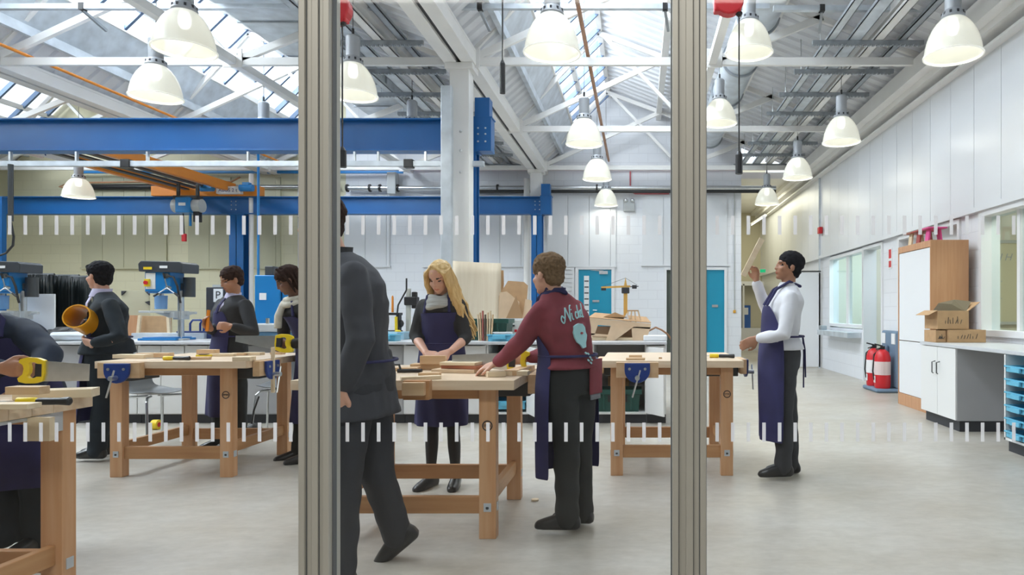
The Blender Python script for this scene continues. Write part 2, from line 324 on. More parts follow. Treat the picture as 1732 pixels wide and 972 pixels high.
# ---- roof: corrugated deck, galvanised upstand, glazing
def corr(mb, xa, za, xb, zb, y0, y1, period=0.25, dep=0.035, th=0.02):
    pts = []; y = y0
    while y < y1:
        pts += [(y, 0), (y+period*.4, 0), (y+period*.5, dep), (y+period*.9, dep)]; y += period
    pts.append((y, 0))
    nx, nz = -(zb-za), (xb-xa); l = sqrt(nx*nx+nz*nz); nx /= l; nz /= l
    lo = [[(xa+nx*h, y, za+nz*h), (xb+nx*h, y, zb+nz*h), (xb+nx*(h+th), y, zb+nz*(h+th)), (xa+nx*(h+th), y, za+nz*(h+th))] for y, h in pts]
    mb.loft(lo, True)
Y0, Y1 = 2.2, 16.1
for i, v in enumerate(VX[:3]):
    mb = MB(); corr(mb, v+1.63, 6.3, v+6.3, 4.5, Y0, Y1); corr(mb, v, 4.55, v+.55, 5.03, Y0, Y1)
    struct(mb.build('ceiling_deck_%d' % (i+1), M_deck))
    mb = MB(); mb.bar((v+.52, (Y0+Y1)/2, 5.0), (v+.83, (Y0+Y1)/2, 5.52), Y1-Y0, .03, up=(-.86, 0, .5)); 
    mb.box(v+.50, v+.57, Y0, Y1, 4.86, 4.99); struct(mb.build('trim_%d' % n, M_galv)); n += 1
    w_ = thing('window_%d' % (i+1), None, None); w_['kind'] = 'structure'
    mb = MB(); a = Vector((v+.80, 0, 5.50)); b = Vector((v+1.63, 0, 6.30)); y = Y0+.1
    while y < Y1:
        mb.bar(a+Vector((0, y, 0)), b+Vector((0, y, 0)), .05, .09); y += .62
    struct(mb.build('glazing_bar', mat('glazing_bar_blue_grey', (0.10, 0.16, 0.27), 0.4), w_))
    mb = MB()
    for q in (0.0, 0.36, 1.0): p = a.lerp(b, q); mb.bar(p+Vector((0, Y0, 0)), p+Vector((0, Y1, 0)), .09, .09)
    struct(mb.build('window_frame', M_white, w_))
    mb = MB(); mb.bar(a+Vector((-.04, Y0, .04)), a+Vector((-.04, Y1, .04)), .005, .01)
    p0 = a+Vector((-.03, 0, .03)); p1 = b+Vector((-.03, 0, .03))
    mb = MB().add([(p0.x, Y0, p0.z), (p1.x, Y0, p1.z), (p1.x, Y1, p1.z), (p0.x, Y1, p0.z), (p0.x-.004, Y0, p0.z+.004), (p1.x-.004, Y0, p1.z+.004), (p1.x-.004, Y1, p1.z+.004), (p0.x-.004, Y1, p0.z+.004)],
                  [(0,1,2,3), (4,7,6,5), (0,4,5,1), (1,5,6,2), (2,6,7,3), (3,7,4,0)])
    struct(mb.build('glass_pane', glassmat('roof_glass', (.98, .99, 1), 1.02) if 'roof_glass' not in MATS else MATS['roof_glass'], w_))
    # purlins under the deck
    for t, r in ((.25, .1), (.55, .12), (.80, .1)):
        x = v+1.63+4.67*t; z = 6.3-1.8*t-.02
        struct(MB().box(x-.06, x+.06, Y0, Y1, z-r, z).build('trim_%d' % n, M_white)); n += 1
# dense front closure of the roof: nothing seen there
# ---- valley beams (white, with a dark slot), each one a thing
for v, lab in ((VX[1], 'thick white steel valley beam running back above the blue gantry at far left'), (VX[2], 'thick white steel valley beam running back over the two white columns')):
    o = thing('roof_beam', lab, 'beam', (v, 9, 4.5), group='white valley beams')
    mb = MB(); mb.box(-.20, -.03, -6.8, 7.1, -.06, .10); mb.box(.03, .20, -6.8, 7.1, -.06, .10); mb.box(-.2, .2, -6.8, 7.1, .10, .14); mb.build('beam_body', M_white, o, bevel=.006)
    MB().box(-.03, .03, -6.8, 7.1, -.02, .1).build('dark_slot', M_kick, o)
# ---- trusses
def truss(y, k):
    v = VX[2]+6.3*k; r = thing('roof_truss', None, 'truss', (v, y, 4.5), group='white roof trusses')
    s = .085
    def m(name, a, b, w=s): MB().bar((a[0], 0, a[1]), (b[0], 0, b[1]), .05 if w < s else .06, w).build(name, M_white, r)
    m('tie', (0, 0), (6.3, 0), .10)
    m('rafter', (.05, .05), (1.6, 1.72)); m('rafter', (1.6, 1.72), (6.25, 0.02))
    m('web', (.15, .04), (2.85, 1.28), .09); m('web', (1.72, 1.66), (3.3, 0), .06); m('web', (3.3, 0), (4.75, .58), .09); m('web', (4.75, .55), (6.1, .05), .06)
    for x in (.12, 3.3):
        g = MB().box(x-.13, x+.13, -.045, -.03, -.09, .16).build('gusset_plate', M_white, r, bevel=.01)
        for bx, bz in ((-.06, 0), (.06, .09)): MB().ell((x+bx, -.047, bz), (.012, .008, .012), 8).build('bolt', M_white, g)
    return r
dn = {2.4: 'foremost', 5.7: 'second', 9.0: 'third', 12.3: 'fourth', 15.6: 'rearmost'}
bn = {0: 'over the aisle and right-hand wall', -1: 'over the blue gantry bay', -2: 'beyond the gantry at far left'}
for k in (0, -1, -2):
    for y in (5.7, 9.0, 12.3, 15.6):
        t = truss(y, k); t['label'] = 'white triangular roof truss %s, %s counted from the glass' % (bn[k], {5.7: 'first', 9.0: 'second', 12.3: 'third', 15.6: 'last'}[y])
# longitudinal white tie at truss mid nodes
for k, lab in ((0, 'straight white steel runner tying the trusses above the aisle'), (-1, 'straight white steel runner tying the trusses above the gantry')):
    solo(MB().box(-.05, .05, -6.8, 7, -.05, .05), 'roof_runner', M_white, lab, 'beam', (VX[2]+3.3+6.3*k, 9, 4.5))
# ---- white columns
for y, lab in ((9.0, 'nearer white steel column with bolts, rising beside the plywood sheet'), (15.6, 'farther white steel column behind the blue post near the back wall')):
    o = thing('steel_column', lab, 'column', (VX[2], y, 0), group='white steel columns')
    mb = MB(); mb.box(-.125, .125, -.125, -.11, 0, 4.45); mb.box(-.125, .125, .11, .125, 0, 4.45); mb.box(-.006, .006, -.11, .11, 0, 4.45); mb.box(.09, .125, -.11, .11, 0, 4.45); mb.box(-.125, -.09, -.11, .11, 0, 4.45); mb.build('shaft', M_white, o, bevel=.004)
    MB().box(-.18, .18, -.16, .16, 4.36, 4.44).build('cap_plate', M_white, o, bevel=.005)
    for z in (3.55, 3.30, 3.02): MB().ell((0.02, -.13, z), (.02, .012, .02), 10).build('bolt', M_steel, o)
o = solo(MB().box(-.068, .068, -.05, .05, 0, 4.1), 'downpipe', M_galv, 'tall flat grey galvanised duct beside the nearer white column', 'duct', (W(756, 0, 8.76).x, 8.76, 0), bevel=.01)
solo(MB().tube([(0,0,0), (0,0,4.3)], .05, 14), 'downpipe', M_white, 'slim white pipe by the left blue post of the rear gantry', 'pipe', (W(425, 0, 15.3).x, 15.3, 0), smooth=True)
solo(MB().tube([(0,0,0), (0,0,4.3)], .07, 14), 'downpipe', M_white, 'white pipe beside the farther white column', 'pipe', (W(891, 0, 15.85).x, 15.85, 0), smooth=True)
solo(MB().tube([(0,0,1.0), (0,0,3.9)], .018, 8), 'air_line', M_mblue, 'thin bright blue air line hanging above the blue machine', 'pipe', (W(437, 0, 10).x, 10, 0), smooth=True)
# ---- blue gantry
def ibeam(mb, a, b, h, wd, tf=.02, tw=.014):
    a, b = Vector(a), Vector(b); L_ = (b-a)
    for z in (-h/2+tf/2, h/2-tf/2): mb.bar(a+Vector((0,0,z)), b+Vector((0,0,z)), wd, tf)
    mb.bar(a, b, tw, h-2*tf)
def gantry(y, ztop, h, xr, label, posts, xl=-14.8):
    o = thing('gantry_beam', label, 'beam', (xr, y, ztop-h/2), group='blue crane gantry beams')
    mb = MB(); ibeam(mb, (xl-xr, 0, 0), (0, 0, 0), h, .22); mb.build('girder', M_blue, o, bevel=.003)
    mb = MB(); mb.box(-.24, .005, -.115, .115, -h/2-.005, h/2+.005); mb.build('end_plate', M_blue, o, bevel=.004)
    mb = MB(); mb.box(-.22, -.02, -.10, .10, h/2+.02, h/2+.28); mb.box(-.24, .02, -.12, .12, h/2, h/2+.02); mb.build('stub_post', M_blue, o, bevel=.004)
    for px in posts:
        for dx in (-.05, .05):
            for z in (-.10, .0, .08): MB().ell((px-xr+dx, -.12, z), (.014, .01, .014), 8).build('bolt', M_steel, o)
    return o
gantry(9.35, 3.83, .44, -2.0, 'near blue I-beam of the crane gantry crossing behind the glass', [-2.12])
gantry(15.3, 3.78, .39, -1.95, 'far blue I-beam of the crane gantry below the orange crane', [-9.0, -2.25])
def post(x, y, top, wd, dp, label):
    o = thing('gantry_post', label, 'post', (x, y, 0), group='blue gantry posts')
    mb = MB(); mb.box(-wd/2, wd/2, -dp/2, -dp/2+.015, 0, top); mb.box(-wd/2, wd/2, dp/2-.015, dp/2, 0, top); mb.box(-.01, .01, -dp/2, dp/2, 0, top); mb.build('shaft', M_blue, o, bevel=.003)
    MB().box(-wd/2-.05, wd/2+.05, -dp/2-.05, dp/2+.05, 0, .02).build('base_plate', M_blue, o)
    MB().box(-wd/2-.03, wd/2+.03, -dp/2-.02, dp/2+.02, top-.02, top).build('top_plate', M_blue, o)
a, b = W(762, 0, 9.35).x, W(808, 0, 9.35).x; post((a+b)/2, 9.35, 3.39, b-a, .2, 'thick blue gantry post rising just behind the nearer white column')
a, b = W(900, 0, 15.3).x, W(918, 0, 15.3).x; post((a+b)/2, 15.3, 3.39, b-a, .24, 'blue gantry post rising behind the boy in maroon')
a, b = W(394, 0, 15.3).x, W(418, 0, 15.3).x; post((a+b)/2, 15.3, 3.39, b-a, .3, 'blue gantry post behind the boy in the dark blazer')
solo(MB().box(-.07, .07, -.05, .05, 0, 3.39), 'gantry_post', M_blue, 'narrow blue post at the far left edge of view', 'post', (W(1, 0, 13).x, 13, 0), bevel=.004)
# ---- orange crane on top of the far beam
cr = thing('bridge_crane', 'orange overhead bridge crane with twin girders and lettered end carriage', 'crane', (-9.7, 13.4, 3.9))
MB().bar((-.50, -2.7, .08), (-.50, 1.9, .08), .12, .19).build('girder', M_orange, cr, bevel=.004, )
MB().bar((.62, -2.7, .08), (.62, 1.9, .08), .12, .19).build('girder', M_orange, cr, bevel=.004)
mb = MB()
for q in range(3): mb.bar((-.22+.19*q, -2.7, .0+.03*q), (-.22+.19*q, 1.6, .0+.03*q), .11, .03)
mb.build('festoon_track', [M_dark], cr)
MB().bar((.08, -2.7, .12), (.08, 1.6, .12), .06, .02).build('conductor_bar', M_steel, cr)
MB().box(-1.1, 1.3, 1.72, 1.95, -.12, .10).build('end_carriage', M_orange, cr, bevel=.01)
mb = MB(); mb.box(.42, .95, 1.60, 1.715, -.09, .07); mb.build('sign_plate', M_paper, cr)
text_mesh('lettering', 'ABUS 2 t', .11, M_vice, cr, (.68, 1.595, -.02), (1, 0, 0), (0, 0, 1))
mb = MB(); mb.box(-.6, -.585, -2.5, -1.6, -.05, .19); mb.build('sign_plate', M_paper, cr)
mb = MB(); mb.box(-.41, -.395, -2.6, -1.1, -.06, .20); mb.build('sign_plate', M_paper, cr)
text_mesh('lettering', 'ABUS', .28, M_vice, cr, (-.39, -2.1, .05), (0, -1, 0), (0, 0, 1))
for x in (.25, 1.12):
    mb = MB(); mb.tube([(x-.14, 1.55, .02), (x+.14, 1.55, .02)], .075, 16); mb.box(x-.07, x+.07, 1.5, 1.62, .02, .14); mb.build('drive_motor', M_mblue, cr, smooth=True)
ho = thing('rope_hoist', 'grey and blue electric hoist with dangling control hanging from the orange crane', 'hoist', tuple(W(318, 348, 14.2)))
mb = MB(); mb.tube([(-.28, 0, 0), (.30, 0, 0)], .14, 20); mb.build('drum_housing', M_mgrey, ho, smooth=True)
mb = MB(); mb.box(-.16, .14, -.17, .15, -.16, .16); mb.build('gearbox', M_mblue, ho, bevel=.02)
MB().box(-.08, .06, -.18, -.171, -.02, .04).build('name_plate', M_paper, ho)
mb = MB(); mb.box(-.25, .25, -.1, .1, .14, .20); mb.bar((-.2, 0, .2), (-.2, 0, .46), .05); mb.bar((.2, 0, .2), (.2, 0, .46), .05); mb.build('trolley', M_dark, ho)
MB().tube([(.05, 0, -.14), (.05, 0, -.42)], .025, 8).build('hook_block', M_mblue, ho); MB().box(.14, .26, -.06, .06, -.34, -.12).build('chain_bucket', M_black, ho, bevel=.01)
MB().tube([(-.1, 0, -.14), (-.09, 0, -.4), (-.08, 0, -.60)], .012, 6).build('control_cable', M_black, ho); MB().box(-.12, -.04, -.03, .03, -.74, -.58).build('pendant_control', M_red, ho, bevel=.01)
# ---- busbar below the near blue beam
o = thing('busbar_trunking', 'grey galvanised busbar with black junction boxes under the near blue beam', 'trunking', (0, 9.1, W(0, 277, 9.1).z))
MB().box(-8.7, W(819, 0, 9.1).x, -.03, .03, -.035, .035).build('rail', M_galv, o, bevel=.004)
for px in (215, 692): x = W(px, 0, 9.1).x; MB().box(x-.06, x+.06, -.05, .05, -.055, .055).build('junction_box', M_black, o, bevel=.006)
for px in (18, 130, 250, 420, 600, 640, 720): x = W(px, 0, 9.1).x; MB().box(x-.012, x+.012, -.02, .02, .03, .16).build('hanger', M_steel, o)
o = thing('power_drop', 'grey power cable dropping from the busbar and curling away at far left', 'cable', (W(18, 0, 9.0).x, 9.0, 0))
MB().tube([(0, 0, 3.15), (0, 0, 2.4)], .03, 8).build('conduit', M_dark, o)
MB().tube([(0, 0, 2.4), (.04, 0, 2.2), (.03, 0, 2.08), (-.06, 0, 1.98), (-.2, 0, 1.93)], .014, 8).build('cable', M_black, o, smooth=True)
# ---- galvanised strut near the front, with drop brackets
for xa, xb, yy, zz, lab in ((-9.3, 1.55, 8.1, 4.82, 'long horizontal galvanised strut spanning high in front of the second truss'), (1.6, 3.6, 8.1, 4.80, 'short galvanised strut high beside the right-hand wall')):
    o = thing('ceiling_strut', lab, 'strut', (0, yy, zz)); MB().box(xa, xb, -.03, .03, -.03, .03).build('channel', M_galv, o)
    for px in ([140, 712+100, 1125] if xa < 0 else [1263, 1390]):
        x = W(px, 0, yy).x
        if xa < x < xb: MB().box(x-.03, x+.03, -.035, .035, -.04, .04).build('end_cap', M_black, o); MB().bar((x, 0, -.04), (x+.05, .3, -.16), .03).build('drop_bracket', M_galvd, o)
# ---- tray supports and cable trays, over the aisle and over the gantry
places = {0: 'over the aisle by the right wall', -1: 'over the gantry bay beside the valley beam'}
ords = ['nearest', 'second', 'third', 'fourth', 'fifth', 'sixth', 'seventh', 'farthest']
for k in (0, -1):
    for i in range(8):
        y = 8.6+i*1.02; o = thing('tray_support', '%s slotted galvanised tray support %s' % (ords[i], places[k]), 'bracket', (2.89+6.3*k, y, 4.585), group='slotted tray supports')
        mb = MB(); mb.box(-.70, .70, -.02, .02, -.02, .035)
        for q in range(26): mb.box(-.69+q*.053, -.66+q*.053, -.02, .02, -.035, -.02)
        mb.build('channel', M_galvd, o)
        for x, e_ in ((-.6, .5), (.5, .22)): MB().tube([(x, 0, .03), (x, 0, e_-.04)], .006, 6).build('hanger_rod', M_steel, o)
    for x, wd, m_, lab in ((2.42, .10, M_galv, 'narrow galvanised cable tray'), (2.72, .16, M_galv, 'wide galvanised cable tray'), (3.02, .12, M_white, 'white lighting trunking'), (3.32, .09, M_galvd, 'dark slim cable tray')):
        mb = MB(); mb.box(-wd/2, wd/2, -6.0, 7.0, 0, .012); mb.box(-wd/2, -wd/2+.008, -6, 7, 0, .05); mb.box(wd/2-.008, wd/2, -6, 7, 0, .05)
        solo(mb, 'cable_tray', m_, lab+' running back '+places[k], 'cable tray', (x+6.3*k, 9.0, 4.622), group='cable trays')
# ---- ducts
def duct(name, x0, x1, z0, z1, y0, y1, lab):
    o = thing(name, lab, 'duct', ((x0+x1)/2, (y0+y1)/2, (z0+z1)/2)); hx, hy, hz = (x1-x0)/2, (y1-y0)/2, (z1-z0)/2
    MB().box(-hx, hx, -hy, hy, -hz, hz).build('duct_body', M_galv, o, bevel=.01)
    mb = MB(); y = -hy
    while y <= hy: mb.box(-hx-.02, hx+.02, y-.015, y+.015, -hz-.02, hz+.02); y += 1.2
    mb.build('flange', M_galvd, o)
duct('ventilation_duct', -5.15, -4.15, 4.95, 5.36, 7.6, 14.8, 'large rectangular galvanised duct under the roof of the gantry bay')
o = thing('ventilation_duct', 'round galvanised duct behind the two reflected lamp shapes above the aisle', 'duct', (1.62, 11.8, 5.22))
MB().tube([(0, -4.2, 0), (0, 3.9, 0)], .27, 28).build('duct_body', M_galv, o, smooth=True)
for y in (-4.2, -2.6, -1, .6, 2.2, 3.7): MB().tube([(0, y, 0), (0, y+.05, 0)], .30, 28).build('flange', M_galvd, o, smooth=True)
# ---- pipes
solo(MB().tube([(0, -5.5, 0), (0, 6.9, 0)], .028, 8), 'service_pipe', M_copper, 'brown pipe running back beneath the glazing of the aisle roof', 'pipe', (-.70, 9.1, 4.75), smooth=True)
solo(MB().tube([(0, -5.5, 0), (0, 6.9, 0)], .022, 8), 'service_pipe', M_orange, 'thin orange pipe running back beneath the roof above the gantry', 'pipe', (-8.1, 9.1, 4.6), smooth=True)
o = thing('heating_pipe', 'long silver and black insulated pipe across the back wall', 'pipe', (0, 15.92, W(0, 318, 15.92).z))
MB().tube([(-6.8, 0, 0), (3.2, 0, 0)], .055, 14).build('pipe_run', M_steel, o, smooth=True)
MB().tube([(-4.4, -.0, -.075), (3.2, -.0, -.075)], .04, 12).build('pipe_run', M_black, o, smooth=True)
for px in (590, 628, 645, 675, 843, 1010): x = W(px, 0, 16.0).x; MB().tube([(x-.02, 0, 0), (x+.02, 0, 0)], .09, 14).build('collar', M_black, o, smooth=True)
x = W(655, 0, 15.5).x; MB().box(x-.12, x+.08, -.12, .12, -.15, .35).build('valve_box', M_mgrey, o, bevel=.01)
o = thing('heating_pipe', 'black and silver insulated pipe behind the orange crane', 'pipe', (0, 16.0, W(0, 316, 16).z))
MB().tube([(-13, 0, 0), (-11.0, 0, 0)], .07, 14).build('pipe_run', M_black, o, smooth=True); MB().tube([(-11.0, 0, 0), (-7.0, 0, 0)], .05, 14).build('pipe_run', M_steel, o, smooth=True)
solo(MB().tube([(-7, 0, 0), (3.4, 0, 0)], .022, 8), 'conduit', M_pink, 'red conduit across the back wall above the silver pipe', 'pipe', (0, 16.03, W(0, 286, 16).z), smooth=True)
solo(MB().tube([(W(1066, 0, 15.95).x, 0, W(0, 288, 15.95).z), (W(1066, 0, 15.95).x, 0, W(0, 322, 15.95).z), (W(1074, 0, 15.95).x, 0, W(0, 326, 15.95).z), (W(1132, 0, 15.95).x, 0, W(0, 326, 15.95).z)], .018, 8), 'conduit', M_pink, 'bent red conduit dropping to the switch box on the back wall', 'pipe', (0, 16.055, 0), smooth=True)
solo(MB().tube([(W(110, 0, 15.6).x, 0, W(0, 318, 15.6).z), (W(85, 0, 15.6).x, 0, W(0, 312, 15.6).z), (W(100, 0, 15.6).x, 0, W(0, 306, 15.6).z), (W(260, 0, 15.6).x, 0, W(0, 303, 15.6).z), (W(380, 0, 15.6).x, 0, W(0, 304, 15.6).z), (W(395, 0, 15.6).x, 0, W(0, 296, 15.6).z)], .022, 8), 'conduit', M_copper, 'copper pipe bending across the cream back wall', 'pipe', (0, 15.85, 0), smooth=True)
solo(MB().box(-6.1, 1.5, -.03, .03, -.03, .03), 'conduit', M_mblue, 'slim blue pipe across the cream back wall at far left', 'pipe', (-7.0, 15.95, W(0, 291, 15.95).z))
o = thing('switch_box', 'small grey twin emergency light box on the back wall', 'box', tuple(W(1064, 347, 16.045)))
MB().box(-.13, .13, -.05, .05, -.14, .08).build('housing', M_mgrey, o, bevel=.01)
for x in (-.08, .08): MB().ell((x, -.06, .10), (.055, .04, .05), 12).build('lamp_head', M_steel, o, smooth=True)
# ------------------------------------------------------------------ glazed partition in front
GD = 2.0
def mullion(xa, xb, parent):
    mb = MB(); wd = xb-xa
    mb.box(xa, xa+.018, GD-.035, GD+.045, 0, 3.2); mb.box(xb-.018, xb, GD-.035, GD+.045, 0, 3.2)
    mb.box(xa+.018, xb-.018, GD-.022, GD+.032, 0, 3.2); mb.box(xa+wd*.40, xa+wd*.62, GD-.030, GD-.02, 0, 3.2)
    o = struct(mb.build('window_frame', M_frame, parent, bevel=.0025))
    mb = MB(); mb.box(xa+.018, xa+.020, GD-.0245, GD-.0215, 0, 3.2); mb.box(xb-.020, xb-.018, GD-.0245, GD-.0215, 0, 3.2); mb.box(xa+wd*.62, xa+wd*.64, GD-.0245, GD-.0215, 0, 3.2)
    mb.box(xa-.003, xa, GD-.012, GD+.012, 0, 3.2); mb.box(xb, xb+.003, GD-.012, GD+.012, 0, 3.2)
    struct(mb.build('window_gasket', M_frame2, parent))
ML = (-.980, -.892); MR = (.0975, .1955)
for i, (xa, xb, p0, nd, m) in enumerate(((-2.6, ML[0], 18.8, 19, ML), (ML[1], MR[0], 588.7, 21, MR), (MR[1], 1.9, 1265.7-53, 20, None))):
    w_ = thing('window_%d' % (i+4), None, None); w_['kind'] = 'structure'
    struct(MB().box(xa+.002, xb-.002, GD-.004, GD+.004, 0.0, 3.2).build('glass_pane', M_glass, w_))
    if m: mullion(m[0], m[1], w_)
    mb = MB()
    for q in range(-4 if i == 0 else 0, nd+1):
        for za, zb in ((381+16, 381-16), (730+16, 730-16)):
            a = W(p0+26.35*q-3, za, GD); b = W(p0+26.35*q+3, zb, GD)
            if a.x > xa+.005 and b.x < xb-.005: mb.box(a.x, b.x, GD-.0048, GD-.0042, a.z, b.z)
    struct(mb.build('frosted_dashes', M_frost, w_))
# ------------------------------------------------------------------ pendant lamps
def make_lamp(label):
    o = thing('pendant_lamp', label, 'lamp', (0,0,0), group='domed high-bay lamps')       # origin at centre of the rim
    H = .36
    pr = [(.262, 0), (.258, .03), (.250, .08), (.236, .14), (.214, .20), (.185, .26), (.150, .31), (.115, .345), (.098, .36)]
    prof = [(r, z) for r, z in pr]+[(r-.006, z) for r, z in reversed(pr)]
    mb = MB(); n = 72; rings = []
    for r, z in prof: rings.append([Vector(((r+(.0035 if j % 2 else 0))*cos(2*pi*j/n), (r+(.0035 if j % 2 else 0))*sin(2*pi*j/n), z)) for j in range(n)])
    mb.loft(rings+[rings[0]], False); mb.build('lamp_shade', M_shade, o, smooth=True)
    mb = MB(); mb.lathe([(.258, -.004), (.272, -.006), (.274, .006), (.262, .012), (.258, -.004)], n=48); mb.build('rim', M_rim, o, smooth=True)
    mb = MB(); mb.lathe([(.0, .20), (.03, .205), (.052, .24), (.055, .29), (.04, .35), (0, .36)], n=16); mb.build('bulb', M_bulb, o, smooth=True)
    mb = MB(); mb.lathe([(.0, .355), (.105, .355), (.112, .37), (.095, .42), (.075, .44), (.078, .66), (.06, .68), (0, .685)], n=28); hs = mb.build('ballast_housing', mat('lamp_housing_grey', (.42, .44, .47), .45, .2), o, smooth=True)
    mb = MB()
    for j in range(10): t = 2*pi*j/10; mb.box(-.010, .010, -.006, .006, -.016, .016, M=Matrix.Rotation(t, 4, 'Z') @ Matrix.Translation((0, -.101, .395)))
    mb.build('vent_slot', M_kick, hs)
    mb = MB(); mb.tube([(0,0,.68), (0,0,.76)], .015, 8); mb.tube([(0,0,.74), (0,0,1.0)], .004, 6); mb.build('suspension_hook', M_black, o)
    return o
lamp0 = make_lamp('x')
# (x, y, rim z)
LZ = EYE+2.45
def lx(px, py, h=2.45): d = h*F/(CY-py); return ((px-CX)*d/F, d, EYE+h)
L_ = [(lx(934, 90), 'large domed lamp nearest the glass in the row above the aisle'), (lx(988, 244), 'second domed lamp in the middle row above the aisle'),
      (lx(1010, 303), 'third domed lamp in the middle row above the aisle'), (lx(1025, 347), 'farthest small domed lamp of the middle row, in front of the back wall'),
      (lx(1612, 95), 'large domed lamp nearest the glass beside the right-hand wall'), (lx(1423, 241), 'second domed lamp along the right-hand wall'),
      (lx(1349, 301), 'third domed lamp along the right-hand wall'), (lx(1297, 345), 'farthest small domed lamp along the right-hand wall, above the boy in white'),
      (lx(312, 85), 'largest domed lamp high above the gantry at left'), (lx(264, 165), 'smaller domed lamp hanging just below the largest one at left'),
      (lx(597, 162), 'domed lamp partly hidden by the left glazing post'), (lx(1267, 90, 2.95), 'domed lamp shape added for a glass reflection, under the round duct near the red reel'),
      (lx(1217, 209, 2.9), 'farther domed lamp shape added for a glass reflection, beside the right glazing post'),  # this lamp and the one before it are added for reflections in the glass
      (lx(446, 250, 2.45), 'domed lamp mostly hidden behind the near blue beam at left'), (lx(697, 248, 2.45), 'domed lamp mostly hidden behind the near blue beam beside the galvanised duct'),
      (lx(133, 333, 2.25), 'domed lamp low in the far left bay in front of the cream wall')]
for i, (p, lab) in enumerate(L_):
    if i == 0: lamp0.location = p; lamp0['label'] = lab; o = lamp0
    else: o = dup(lamp0, p, 0, lab)
    rz_ = roof_z(p[0])-.02-p[2]
    if rz_ > 1.0: MB().tube([(0, 0, .98), (0, 0, rz_)], .004, 6).build('suspension_wire', M_dark, o)
    d = bpy.data.lights.new('lamp_bulb_light', 'AREA'); d.shape = 'DISK'; d.size = .40; d.energy = 9; d.color = (1.0, .96, .86)
    l = bpy.data.objects.new('lamp_bulb_light', d); COL.objects.link(l); l.location = (p[0], p[1], p[2]+.02)
# retractable cable reels and hanging grips
def reel(px, top, cab_b, grip_b, y, label, has_reel=True, rpx=None, gw=.016):
    o = thing('cable_reel', label, 'cable reel', tuple(W(px, top, y)))
    g0 = (CY-cab_b)*y/F+EYE-o.location.z; g1 = (CY-grip_b)*y/F+EYE-o.location.z
    if has_reel:
        dx = ((rpx or px)-px)*y/F
        mb = MB(); mb.tube([(dx, -.05, .10), (dx, .05, .10)], .125, 20); mb.box(dx-.12, dx+.10, -.045, .045, .0, .12); mb.box(dx-.05, dx+.05, -.06, .06, .2, .26); mb.build('reel_housing', M_red, o, bevel=.012, smooth=False)
        MB().ell((0, 0, -.005), (.03, .03, .025), 10).build('cable_outlet', M_black, o)
    MB().tube([(0, 0, .4 if not has_reel else 0), (0, 0, g0)], .0065, 6).build('cable', M_black, o)
    MB().tube([(0, 0, g0+.03), (0, 0, g0), (0, 0, g1)], [gw*.4, gw, gw], 12).build('grip', M_black, o)
reel(1250, 22, 262, 294, 5.6, 'red retractable cable reel with black grip hanging right of the right glazing post', rpx=1232, gw=.03)
reel(579, 38, 255, 283, 5.2, 'red retractable cable reel beside the left glazing post', rpx=566, gw=.03)
reel(850, -10, 108, 158, 5.4, 'thin black cable with a long black grip hanging above the blonde girl', False, gw=.022)
# ------------------------------------------------------------------ back wall doors, shutter
def frame_rect(mb, x0, x1, z0, z1, y0, y1, t):
    mb.box(x0-t, x0, y0, y1, z0, z1+t); mb.box(x1, x1+t, y0, y1, z0, z1+t); mb.box(x0, x1, y0, y1, z1, z1+t)
d_ = thing('door_1', None, None, (W(1006.5, 0, BY).x, BY, 0)); d_['kind'] = 'structure'
mb = MB(); mb.box(-.385, .385, -.01, .04, .005, 2.2); struct(mb.build('door_leaf', M_teal, d_))
mb = MB(); mb.box(-.26, -.14, -.02, -.008, .75, 2.06); struct(mb.build('vision_panel', M_paper, d_))
mb = MB()
for q in range(9): mb.box(-.25, -.15, -.024, -.019, .80+.14*q, .83+.14*q)
struct(mb.build('panel_writing', M_dark, d_))
mb = MB(); mb.box(-.06, .10, -.04, -.01, 1.44, 1.49); mb.tube([(-.05,-.05,1.25), (.05,-.05,1.25)], .012, 8); struct(mb.build('door_handle', M_steel, d_))
mb = MB(); mb.box(.10, .30, -.05, -.01, 2.10, 2.17); mb.bar((-.1, -.03, 2.2), (.2, -.03, 2.17), .02); struct(mb.build('door_closer', M_steel, d_))
mb = MB(); frame_rect(mb, -.39, .39, 0, 2.21, -.05, .03, .07); struct(mb.build('door_frame', M_white2, d_))
d_ = thing('door_2', None, None, (1.81, BY, 0)); d_['kind'] = 'structure'
struct(MB().box(-.21, .21, -.01, .04, .005, 2.2).build('door_leaf', M_teal, d_)); struct(MB().box(-.08, .06, -.04, -.01, 1.32, 1.38).build('door_handle', M_steel, d_))
mb = MB(); frame_rect(mb, -.21, .21, 0, 2.2, -.05, .03, .06); struct(mb.build('door_frame', M_white2, d_))
d_ = thing('door_3', None, None, (.86, BY, 0)); d_['kind'] = 'structure'
mb = MB(); frame_rect(mb, -.2, .2, 0, 2.2, -.05, .03, .06); struct(mb.build('door_frame', M_white2, d_)); struct(MB().box(-.2, .2, .1, .14, 0, 2.2).build('door_leaf', mat('dark_doorway_shade', (.10, .12, .10), .6), d_))  # the leaf is a dark sheet, coloured as the shade in the doorway
o = thing('roller_shutter', 'white slatted roller shutter beside the teal door on the back wall', 'shutter', (W(952, 0, BY).x, BY-.02, 0))
mb = MB()
for q in range(20): mb.box(-.22, .22, -.015-.01*(q % 2), 0, .2+.1*q, .29+.1*q)
mb.build('slats', M_white2, o); mb = MB(); frame_rect(mb, -.22, .22, .2, 2.2, -.04, 0, .05); mb.build('shutter_frame', M_white2, o)
